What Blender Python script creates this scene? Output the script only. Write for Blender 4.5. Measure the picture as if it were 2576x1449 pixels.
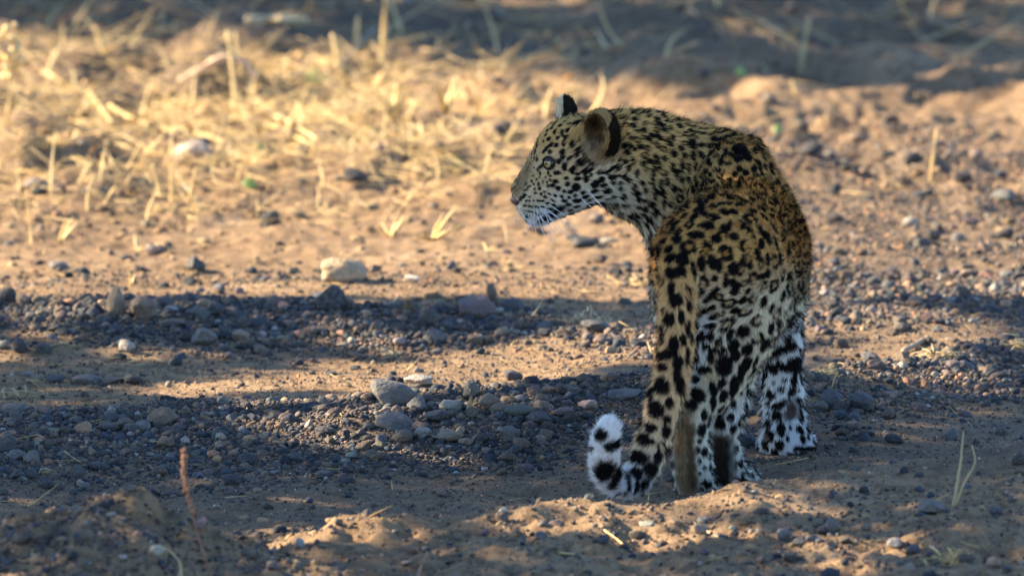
import bpy, bmesh, math, random, time
import numpy as np
from mathutils import Vector, Matrix
from mathutils.bvhtree import BVHTree
from mathutils.kdtree import KDTree
for _o in list(bpy.data.objects):
    bpy.data.objects.remove(_o)
SC = bpy.context.scene
COL = SC.collection
R = math.radians
T0 = time.time()
def say(*a): print(*a, round(time.time()-T0, 1), flush=True)

# ------------------------------------------------------------------ camera
CAM_POS = np.array([0.0, -14.0, 2.48])
PITCH = R(8.5)
LENS = 265.0
FOCUS = 14.62
cd = bpy.data.cameras.new('camera')
cam = bpy.data.objects.new('camera', cd)
COL.objects.link(cam)
cam.location = CAM_POS
cam.rotation_euler = (R(90) - PITCH, 0, 0)
cd.lens = LENS
cd.sensor_width = 36.0
cd.clip_start = 0.1
cd.clip_end = 3000.0
cd.dof.use_dof = True
cd.dof.focus_distance = FOCUS
cd.dof.aperture_fstop = 4.6
SC.camera = cam

# ------------------------------------------------------------------ sky, sun, exposure
SUN_EL, SUN_AZ = R(27.0), R(14.0)      # low sun from the left, a little beyond the animal
SUN_DIR = np.array([-math.cos(SUN_EL)*math.cos(SUN_AZ), math.cos(SUN_EL)*math.sin(SUN_AZ), math.sin(SUN_EL)])
world = bpy.data.worlds.new('World')
SC.world = world
world.use_nodes = True
_nt = world.node_tree
_sky = _nt.nodes.new('ShaderNodeTexSky')
_sky.sky_type = 'NISHITA'
_sky.sun_disc = False
_sky.ozone_density = 4.4
_sky.dust_density = 0.1
_sky.sun_elevation = SUN_EL
_sky.sun_rotation = math.atan2(SUN_DIR[0], SUN_DIR[1])
_bg = _nt.nodes['Background']
_bg.inputs['Strength'].default_value = 0.092
_nt.links.new(_sky.outputs[0], _bg.inputs['Color'])
_sl = bpy.data.lights.new('sun', 'SUN')
_sl.energy = 5.0
_sl.angle = R(0.5)
_sl.color = (1.0, 0.82, 0.56)
sun = bpy.data.objects.new('sun', _sl)
COL.objects.link(sun)
sun.rotation_euler = Vector(-SUN_DIR).to_track_quat('-Z', 'Y').to_euler()
SC.view_settings.view_transform = 'Standard'
SC.view_settings.look = 'None'
SC.view_settings.gamma = 1.0
SC.view_settings.exposure = 2.2
SC.view_settings.use_curve_mapping = False
SC.cycles.max_bounces = 6
SC.cycles.diffuse_bounces = 3
SC.cycles.transparent_max_bounces = 8
SC.cycles_curves.shape = 'RIBBONS'

# ------------------------------------------------------------------ helpers
_FW = np.array([0.0, math.cos(PITCH), -math.sin(PITCH)])
_UP = np.array([0.0, math.sin(PITCH), math.cos(PITCH)])
_RT = np.array([1.0, 0.0, 0.0])
_K = 36.0/LENS/2576.0
def ray(u, v):
    return _FW + _RT*((u-1288.0)*_K) + _UP*((724.5-v)*_K)
def W(u, v, y):
    """the point at depth y that stands at photo position (u, v)"""
    d = ray(u, v)
    return CAM_POS + d*((y-CAM_POS[1])/d[1])
def G0(u, v, z=0.0):
    d = ray(u, v)
    return CAM_POS + d*((z-CAM_POS[2])/d[2])
def PXM(y):
    """metres per photo pixel at depth y"""
    return (y+14.15)*_K
def uv_of(P):
    P = np.atleast_2d(P) - CAM_POS
    f = P @ _FW
    return 1288.0 + (P @ _RT)/f/_K, 724.5 - (P @ _UP)/f/_K

def lerp(a, b, t):
    return a + (b-a)*t
def sstep(a, b, x):
    t = np.clip((x-a)/(b-a), 0, 1)
    return t*t*(3-2*t)
def _hash(ix, iy, iz):
    h = (ix.astype(np.int64)*374761393 + iy.astype(np.int64)*668265263 + iz.astype(np.int64)*2147483647) & 0xffffffff
    h = ((h ^ (h >> 13))*1274126177) & 0xffffffff
    h = h ^ (h >> 16)
    return (h & 0xffffff)/float(0xffffff)
def vnoise(x, y, z=None):
    """value noise in -1..1"""
    x = np.asarray(x, float); y = np.asarray(y, float)
    z = np.zeros_like(x) if z is None else np.asarray(z, float)
    fx, fy, fz = np.floor(x), np.floor(y), np.floor(z)
    tx, ty, tz = x-fx, y-fy, z-fz
    tx, ty, tz = [t*t*t*(t*(t*6-15)+10) for t in (tx, ty, tz)]
    r = 0
    for dx in (0, 1):
        for dy in (0, 1):
            for dz in (0, 1):
                wgt = (tx if dx else 1-tx)*(ty if dy else 1-ty)*(tz if dz else 1-tz)
                r = r + wgt*_hash(fx+dx, fy+dy, fz+dz)
    return r*2-1
def fbm(x, y, z=None, oct=4, gain=0.5):
    a, s, r = 1.0, 1.0, 0.0
    for i in range(oct):
        r = r + a*vnoise(x*s+17.3*i, y*s+5.1*i, None if z is None else z*s+9.7*i)
        a *= gain; s *= 2.03
    return r

def catmull(P, n):
    P = np.asarray(P, float)
    Q = np.vstack([2*P[0]-P[1], P, 2*P[-1]-P[-2]])
    out = []
    for i in range(1, len(Q)-2):
        for j in range(n):
            t = j/n
            out.append(0.5*((2*Q[i]) + (-Q[i-1]+Q[i+1])*t + (2*Q[i-1]-5*Q[i]+4*Q[i+1]-Q[i+2])*t*t + (-Q[i-1]+3*Q[i]-3*Q[i+1]+Q[i+2])*t**3))
    out.append(Q[-2])
    return np.array(out)

def mesh_from(name, V, F, smooth=False):
    """V (n,3) array; F (m,3) or (m,4) integer array"""
    V = np.asarray(V, np.float32); F = np.asarray(F, np.int32)
    me = bpy.data.meshes.new(name)
    k = F.shape[1]
    me.vertices.add(len(V)); me.vertices.foreach_set('co', V.ravel())
    me.loops.add(F.size); me.loops.foreach_set('vertex_index', F.ravel())
    me.polygons.add(len(F))
    me.polygons.foreach_set('loop_start', np.arange(0, F.size, k, dtype=np.int32))
    me.update(calc_edges=True)
    if smooth:
        me.polygons.foreach_set('use_smooth', np.ones(len(F), bool))
    return me
def add_obj(name, me, mat=None, parent=None, label=None, cat=None, group=None, kind=None, loc=None):
    o = bpy.data.objects.new(name, me)
    COL.objects.link(o)
    if mat is not None and me is not None and len(me.materials) == 0:
        me.materials.append(mat)
    if parent is not None: o.parent = parent
    if loc is not None: o.location = loc
    if label: o['label'] = label
    if cat: o['category'] = cat
    if group: o['group'] = group
    if kind: o['kind'] = kind
    return o
def color_attr(me, name, C, domain='POINT'):
    a = me.attributes.new(name, 'FLOAT_COLOR', domain)
    C = np.asarray(C, np.float32)
    if C.shape[1] == 3:
        C = np.concatenate([C, np.ones((len(C), 1), np.float32)], 1)
    a.data.foreach_set('color', C.ravel())
def srgb(r, g, b):
    c = np.array([r, g, b], float)/255.0
    return np.where(c <= 0.04045, c/12.92, ((c+0.055)/1.055)**2.4)
class NT:
    """a small wrapper to write node materials"""
    def __init__(self, name):
        self.m = bpy.data.materials.new(name)
        self.m.use_nodes = True
        self.t = self.m.node_tree
        self.b = self.t.nodes['Principled BSDF']
    def n(self, typ, **kw):
        nd = self.t.nodes.new(typ)
        for k, v in kw.items():
            if k[0] == '_':
                setattr(nd, k[1:], v)
            else:
                key = k.replace('__', ' ')
                nd.inputs[int(key[1:]) if key[0] == 'i' and key[1:].isdigit() else key].default_value = v
        return nd
    def l(self, a, b):
        self.t.links.new(a, b)
    def mix(self, fac, a, b, mode='MIX'):
        nd = self.t.nodes.new('ShaderNodeMix'); nd.data_type = 'RGBA'; nd.blend_type = mode
        for sock, val in ((nd.inputs[0], fac), (nd.inputs[6], a), (nd.inputs[7], b)):
            if hasattr(val, 'links'): self.l(val, sock)
            elif isinstance(val, (int, float)): sock.default_value = val
            else: sock.default_value = (*val, 1)
        return nd.outputs[2]
    def ramp(self, fac, stops):
        nd = self.t.nodes.new('ShaderNodeValToRGB')
        e = nd.color_ramp.elements
        while len(e) < len(stops): e.new(0.5)
        for el, (p, c) in zip(e, stops):
            el.position = p; el.color = (*c, 1) if len(c) == 3 else c
        self.l(fac, nd.inputs[0])
        return nd.outputs[0]
# ================================================================== ground
def poly_y(pts):
    """crest given as (u, v, height): returns x, y, height arrays sorted by x"""
    rows = []
    for u, v, z in pts:
        p = G0(u, v, z); rows.append((p[0], p[1], z))
    a = np.array(sorted(rows)); return a[:, 0], a[:, 1], a[:, 2]
def poly_at(pts):
    """crest given as (u, v, depth)"""
    rows = []
    for u, v, y in pts:
        p = W(u, v, y); rows.append((p[0], p[1], p[2]))
    a = np.array(sorted(rows)); return a[:, 0], a[:, 1], a[:, 2]
RIDGE = poly_at([(0, 1500, -1.0), (450, 1425, -.80), (600, 1388, -.70), (760, 1335, -.62), (900, 1305, -.58), (1150, 1293, -.55), (1350, 1265, -.52), (1500, 1250, -.48), (1700, 1243, -.44), (1900, 1210, -.36), (2100, 1182, -.30), (2300, 1158, -.25), (2576, 1122, -.18), (2800, 1100, -.1)])
BERM1 = poly_at([(-300, 1050, .72), (0, 1050, .74), (200, 1042, .74), (450, 1040, .74), (700, 1034, .76), (900, 1014, .80), (1000, 1000, .84), (1250, 990, .88), (1450, 966, .95), (1640, 952, .98), (1900, 955, 1.0), (2060, 960, 1.05), (2250, 925, 1.30), (2450, 890, 1.55), (2576, 872, 1.65), (2900, 850, 1.8)])
BERM2 = poly_at([(-300, 765, 2.15), (0, 765, 2.15), (300, 775, 2.1), (600, 778, 2.08), (850, 770, 2.1), (1150, 768, 2.12), (1300, 775, 2.1), (1450, 800, 1.95), (1600, 830, 1.8), (2000, 800, 2.1), (2300, 760, 2.3), (2576, 720, 2.5), (2900, 700, 2.6)])
def crest(c, x): return np.interp(x, c[0], c[1]), np.interp(x, c[0], c[2])
def height(x, y, fine=True):
    x = np.asarray(x, float); y = np.asarray(y, float)
    z = np.zeros(np.broadcast(x, y).shape)
    wob = .05*vnoise(x*3.1, y*.0+2.2)+.02*vnoise(x*11.0, x*0+7.7)
    # the earth bank nearest to the camera
    yc, zc = crest(RIDGE, x); d = y-(yc+wob*.7)
    hi = zc+.012*vnoise(x*7.0, x*0+3.3)+.006*vnoise(x*19., x*0+1.3)
    bank = np.where(d > 0, np.exp(-(d/.085)**2), .36*np.exp(np.minimum(d, 0)/.18)+.64*np.exp(np.minimum(d, 0)/2.2))
    z = z+np.maximum(hi, 0)*bank
    # the mound at the lower left
    m0 = W(250, 1246, -.92)
    dx = (x-m0[0]); dy = (y-m0[1])
    sx = np.where(dx < 0, .34, .22); sy = np.where(dy > 0, .09, .55)
    z = z+(m0[2]-.01)*np.exp(-(dx/sx)**2-(dy/sy)**2)
    # gravel berms thrown up beside the wheel tracks
    yc, zc = crest(BERM1, x); d = y-(yc+wob)
    nsg = .42-.24*sstep(-.05, .25, x)
    z = z+np.maximum(zc, 0)*np.where(d > 0, np.exp(-(d/.16)**2), np.exp(-(d/nsg)**2))
    yc, zc = crest(BERM2, x); d = y-(yc+wob)
    z = z+np.maximum(zc, 0)*np.where(d > 0, np.exp(-(d/.25)**2), np.exp(-(d/.45)**2))
    # clods and hummocks of the litter field
    f = sstep(3.4, 4.6, y)*(1-sstep(14, 30, y))
    z = z+f*(.065*np.maximum(fbm(x*2.6+4, y*2.2, None, 3), -.2)+.035*np.maximum(vnoise(x*6.1, y*4.3)-.35, 0))
    c1 = W(222, 420, 4.55)
    z = z+.075*np.exp(-((x-c1[0])/.065)**2-((y-c1[1])/.10)**2)+.05*np.exp(-((x-c1[0]+.14)/.08)**2-((y-c1[1]+.1)/.10)**2)
    c2 = W(1800, 265, 6.2)
    z = z+.06*np.exp(-((x-c2[0])/.16)**2-((y-c2[1])/.14)**2)
    # general unevenness
    z = z+.018*fbm(x*1.3, y*1.1+9, None, 3)*np.where(np.hypot(x-.4, y-.1) < 30, 1, .2)
    if fine:
        rough = .45+1.3*sstep(-.35, -.7, y)+.9*sstep(2.4, 4, y)
        z = z+rough*(.007*fbm(x*9, y*7, None, 4)+.0042*fbm(x*38, y*30+3, None, 3))
        z = z+np.exp(-(dx/.5)**2-(dy/.6)**2)*(.026*fbm(x*11+3, y*9, None, 3))
        track = np.exp(-((y-.2-.05*x)/.3)**2)+np.exp(-((y-1.45)/.25)**2)
        z = z-.002*track
    # keep the spots where the paws stand level
    for px, py in PAWS:
        w_ = np.exp(-(((x-px)/.10)**2+((y-py)/.11)**2)**1.3)
        z = z*(1-w_)-.002*w_
    return z
PAWS = [tuple(W(1752, 1232, .0)[:2]), tuple(W(1775, 1236, .06)[:2]), tuple(W(1845, 1204, .11)[:2]), tuple(W(1978, 1130, .45)[:2]), tuple(W(1764, 1115, .53)[:2])]
def spaced(segs):
    out = [segs[0][0]]
    for a, b, st in segs:
        n = max(1, int(round((b-a)/st)))
        out += [a+(b-a)*(i+1)/n for i in range(n)]
    return np.array(out)
def grow(a, sgn, first, last, k=1.22):
    out = []; st = first; p = a
    while abs(p-a) < last:
        p += sgn*st; st *= k; out.append(p)
    return out
gx = np.array(grow(-1.45, -1, .03, 900)[::-1]+list(spaced([(-1.45, 1.45, .0105)]))+grow(1.45, 1, .03, 900))
gy = np.array(grow(-1.7, -1, .03, 900)[::-1]+list(spaced([(-1.7, 1.3, .0105), (1.3, 3.4, .016), (3.4, 10, .026)]))+grow(10, 1, .05, 900))
GX, GY = np.meshgrid(gx, gy, indexing='ij')
GZ = height(GX.ravel(), GY.ravel())
far = np.maximum(np.abs(GX).ravel()-3, 0)+np.maximum(GY.ravel()-14, 0)
GZ = GZ*np.exp(-far/20)
ni, nj = GX.shape
V = np.stack([GX.ravel(), GY.ravel(), GZ], 1)
ii, jj = np.meshgrid(np.arange(ni-1), np.arange(nj-1), indexing='ij')
a = (ii*nj+jj).ravel()
F = np.stack([a, a+nj, a+nj+1, a+1], 1)
me = mesh_from('ground', V, F, True)
def gravelness(x, y):
    yc, zc = crest(BERM1, x); d = y-yc
    g1 = np.where(d > 0, np.exp(-(d/.10)**2), np.exp(-(np.abs(d)/.62)**3))*1.0
    left = 1-.65*sstep(-.05, .35, x)*(y < .8)-.45*sstep(.45, .65, x)*(y >= .8)
    g1 = g1*left
    g1 = g1*(1-.9*np.exp(-((y-.12-.02*x)/.16)**2)*sstep(-.45, -.15, x))          # trodden strip
    yc, zc = crest(BERM2, x); d = y-yc
    g2 = np.where(d > 0, np.exp(-(d/.14)**2), np.exp(-(np.abs(d)/.40)**3))*(1-.72*sstep(-.12, .12, x))
    g3 = .44*sstep(.45, .8, x)*sstep(1.9, 2.4, y)*(1-sstep(4.5, 6, y))            # stony ground at the right
    m0 = W(250, 1250, -.92)
    g4 = .32*np.exp(-((x-m0[0])/.45)**2-((y-m0[1]+.25)/.5)**2)
    g5 = .11*(y < -.4)+.10*(y > 2.6)
    g = np.maximum.reduce([g1, g2, g3, g4, g5*np.ones_like(x)])
    n = fbm(x*4.2, y*3.6+5, None, 3)
    return np.clip(g*(1+.55*n), 0, 1)
GR = gravelness(V[:, 0], V[:, 1])
at = me.attributes.new('stony', 'FLOAT', 'POINT'); 
SOIL = np.maximum(GR, .62*sstep(-.42, -.30, V[:, 1])*(1-sstep(.75, 1.0, V[:, 1]))*(.75+.35*fbm(V[:, 0]*3, V[:, 1]*5, None, 3)))
SOIL = np.maximum(SOIL, (.52+.4*fbm(V[:, 0]*2.2, V[:, 1]*6, None, 3))*sstep(.40, .65, V[:, 0])*sstep(1.4, 2.0, V[:, 1])*(1-sstep(4.2, 6, V[:, 1])))
_pt = fbm(V[:, 0]*2.4+7, V[:, 1]*1.9, None, 3)
SOIL = np.maximum(SOIL, np.clip(.28+.55*_pt, 0, .75)*sstep(3.9, 4.8, V[:, 1])*(1-sstep(.1, .5, V[:, 0]))*(V[:, 1] < 20))
SOIL = np.maximum(SOIL, np.clip(.55+.5*_pt, .1, .85)*sstep(6.2, 7.2, V[:, 1])*(V[:, 1] < 30))  # top band: dark litter soil, its colour deepened further for the tree shade
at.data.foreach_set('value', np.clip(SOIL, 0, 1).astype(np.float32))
m = NT('dry soil')
_at = m.n('ShaderNodeAttribute', _attribute_name='stony')
_geo = m.n('ShaderNodeNewGeometry')
def tex(scale, detail=6, rough=.6):
    n = m.n('ShaderNodeTexNoise'); n.inputs['Scale'].default_value = scale; n.inputs['Detail'].default_value = detail; n.inputs['Roughness'].default_value = rough
    m.l(_geo.outputs['Position'], n.inputs['Vector']); return n
n1, n2, n3 = tex(2.2), tex(24, 8, .7), tex(170, 4, .6)
sand = m.ramp(n1.outputs['Fac'], [(.30, (.225, .143, .078)), (.55, (.300, .198, .110)), (.75, (.385, .268, .160))])
sand = m.mix(m.ramp(n2.outputs['Fac'], [(.40, (1, 1, 1)), (.54, (0, 0, 0))]), sand, (.150, .094, .054))
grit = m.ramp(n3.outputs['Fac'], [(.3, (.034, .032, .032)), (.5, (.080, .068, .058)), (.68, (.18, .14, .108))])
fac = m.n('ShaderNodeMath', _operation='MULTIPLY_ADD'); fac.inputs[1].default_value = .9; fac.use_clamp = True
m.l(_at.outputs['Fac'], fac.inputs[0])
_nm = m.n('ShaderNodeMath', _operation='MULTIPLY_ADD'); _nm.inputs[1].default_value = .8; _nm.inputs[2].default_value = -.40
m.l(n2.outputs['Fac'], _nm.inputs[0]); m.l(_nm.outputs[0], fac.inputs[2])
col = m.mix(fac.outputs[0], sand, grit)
spk = m.n('ShaderNodeTexVoronoi'); spk.inputs['Scale'].default_value = 120; m.l(_geo.outputs['Position'], spk.inputs['Vector'])
spkm = m.ramp(spk.outputs['Distance'], [(.10, (1, 1, 1)), (.20, (0, 0, 0))])
_sv = m.n('ShaderNodeSeparateColor'); m.l(spk.outputs['Color'], _sv.inputs[0])
spc = m.ramp(_sv.outputs[0], [(0, (.04, .038, .04)), (.45, (.07, .06, .055)), (.6, (.22, .15, .11)), (.9, (.45, .38, .32))])
_sf = m.n('ShaderNodeMath', _operation='MULTIPLY'); _sf.inputs[1].default_value = .7; m.l(spkm, _sf.inputs[0])
col = m.mix(_sf.outputs[0], col, spc)
m.l(col, m.b.inputs['Base Color'])
m.b.inputs['Roughness'].default_value = .95
m.b.inputs['Specular IOR Level'].default_value = .15
bp = m.n('ShaderNodeBump'); bp.inputs['Strength'].default_value = 1.0; bp.inputs['Distance'].default_value = .009
_ad = m.n('ShaderNodeMath', _operation='ADD'); m.l(n2.outputs['Fac'], _ad.inputs[0])
_m3 = m.n('ShaderNodeMath', _operation='MULTIPLY'); _m3.inputs[1].default_value = .45; m.l(n3.outputs['Fac'], _m3.inputs[0]); m.l(_m3.outputs[0], _ad.inputs[1])
m.l(_ad.outputs[0], bp.inputs['Height']); m.l(bp.outputs[0], m.b.inputs['Normal'])
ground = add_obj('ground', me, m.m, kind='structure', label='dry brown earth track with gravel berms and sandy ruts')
say('ground', len(V))
def gz(x, y): return float(height(np.array([x]), np.array([y]))[0])
def ground_at(u, v):
    """where the sight line of a photo position meets the ground"""
    d = ray(u, v); ts = np.linspace(11.5, 40, 1600)
    P = CAM_POS+d[None]*ts[:, None]
    k = np.argmax(P[:, 2] < height(P[:, 0], P[:, 1]))
    return P[k]

# ------------------------------------------------------------------ stones
def stone_material():
    m = NT('stone')
    oi = m.n('ShaderNodeObjectInfo'); tc = m.n('ShaderNodeTexCoord')
    n1 = m.n('ShaderNodeTexNoise'); n1.inputs['Scale'].default_value = 2.4; n1.inputs['Detail'].default_value = 8; n1.inputs['Roughness'].default_value = .65
    va = m.n('ShaderNodeVectorMath', _operation='ADD'); m.l(tc.outputs['Object'], va.inputs[0])
    cb = m.n('ShaderNodeCombineXYZ'); mu = m.n('ShaderNodeMath', _operation='MULTIPLY'); mu.inputs[1].default_value = 50
    m.l(oi.outputs['Random'], mu.inputs[0]); m.l(mu.outputs[0], cb.inputs[0]); m.l(cb.outputs[0], va.inputs[1]); m.l(va.outputs[0], n1.inputs['Vector'])
    f = m.ramp(n1.outputs['Fac'], [(.3, (.62, .62, .62)), (.7, (1.35, 1.3, 1.22))])
    c = m.mix(1.0, oi.outputs['Color'], f, 'MULTIPLY')
    geo = m.n('ShaderNodeNewGeometry'); sx = m.n('ShaderNodeSeparateXYZ'); m.l(geo.outputs['Normal'], sx.inputs[0])
    n2 = m.n('ShaderNodeTexNoise'); n2.inputs['Scale'].default_value = 5; n2.inputs['Detail'].default_value = 6; m.l(va.outputs[0], n2.inputs['Vector'])
    dm = m.n('ShaderNodeMath', _operation='MULTIPLY'); m.l(m.ramp(n2.outputs['Fac'], [(.45, (0, 0, 0)), (.62, (1, 1, 1))]), dm.inputs[0]); dm.inputs[1].default_value = .45
    c = m.mix(dm.outputs[0], c, (.20, .145, .105))
    m.l(c, m.b.inputs['Base Color']); m.b.inputs['Roughness'].default_value = .8; m.b.inputs['Specular IOR Level'].default_value = .3
    bp = m.n('ShaderNodeBump'); bp.inputs['Strength'].default_value = .35; bp.inputs['Distance'].default_value = .05
    m.l(n2.outputs['Fac'], bp.inputs['Height']); m.l(bp.outputs[0], m.b.inputs['Normal'])
    return m.m
STONE = stone_material()
def ico(sub):
    bm = bmesh.new(); bmesh.ops.create_icosphere(bm, subdivisions=sub, radius=1)
    V = np.array([v.co[:] for v in bm.verts]); F = np.array([[v.index for v in f.verts] for f in bm.faces]); bm.free()
    return V, F
def rock_shape(V, seed, ang=.5):
    """break a ball into a worn stone with a few flat faces"""
    r = np.random.default_rng(seed)
    P = V.copy()
    for _ in range(r.integers(6, 11)):
        n = r.normal(size=3); n /= np.linalg.norm(n)
        c = r.uniform(.50, .86)
        s = P @ n
        P = P-n[None]*(np.maximum(s-c, 0)*min(ang*1.6, .97))[:, None]
    k = seed*7.7
    P = P*(1+.13*vnoise(P[:, 0]*1.3+k, P[:, 1]*1.3, P[:, 2]*1.3)+.06*vnoise(P[:, 0]*3.1+k, P[:, 1]*3.1, P[:, 2]*3.1)+.025*vnoise(P[:, 0]*7+k, P[:, 1]*7, P[:, 2]*7))[:, None]
    h = (P.max(0)-P.min(0))/2
    return (P-(P.max(0)+P.min(0))/2)/h
_iv, _if = ico(4)
ROCKS = [mesh_from('stone', rock_shape(_iv, s_, .34+.06*(s_ % 6)), _if, True) for s_ in range(16)]
for r_ in ROCKS: r_.materials.append(STONE)
def put_stone(name, p, size, rot, col, mesh, label, cat='stone', group=None, sink=.28):
    o = bpy.data.objects.new(name, mesh); COL.objects.link(o)
    o.location = (p[0], p[1], p[2]+size[2]*(1-sink*1.6)*1.0)
    o.scale = size; o.rotation_euler = rot; o.color = (*col, 1)
    o['label'] = label; o['category'] = cat
    if group: o['group'] = group
    return o
BAS = (.053, .061, .073); GRY = (.115, .115, .117); BRN = (.150, .115, .090); TANS = (.26, .20, .145); ORA = (.34, .20, .125); PUR = (.13, .10, .105); PNK = (.33, .24, .21); PAL = (.30, .28, .25); DRK = (.034, .039, .047)
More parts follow.
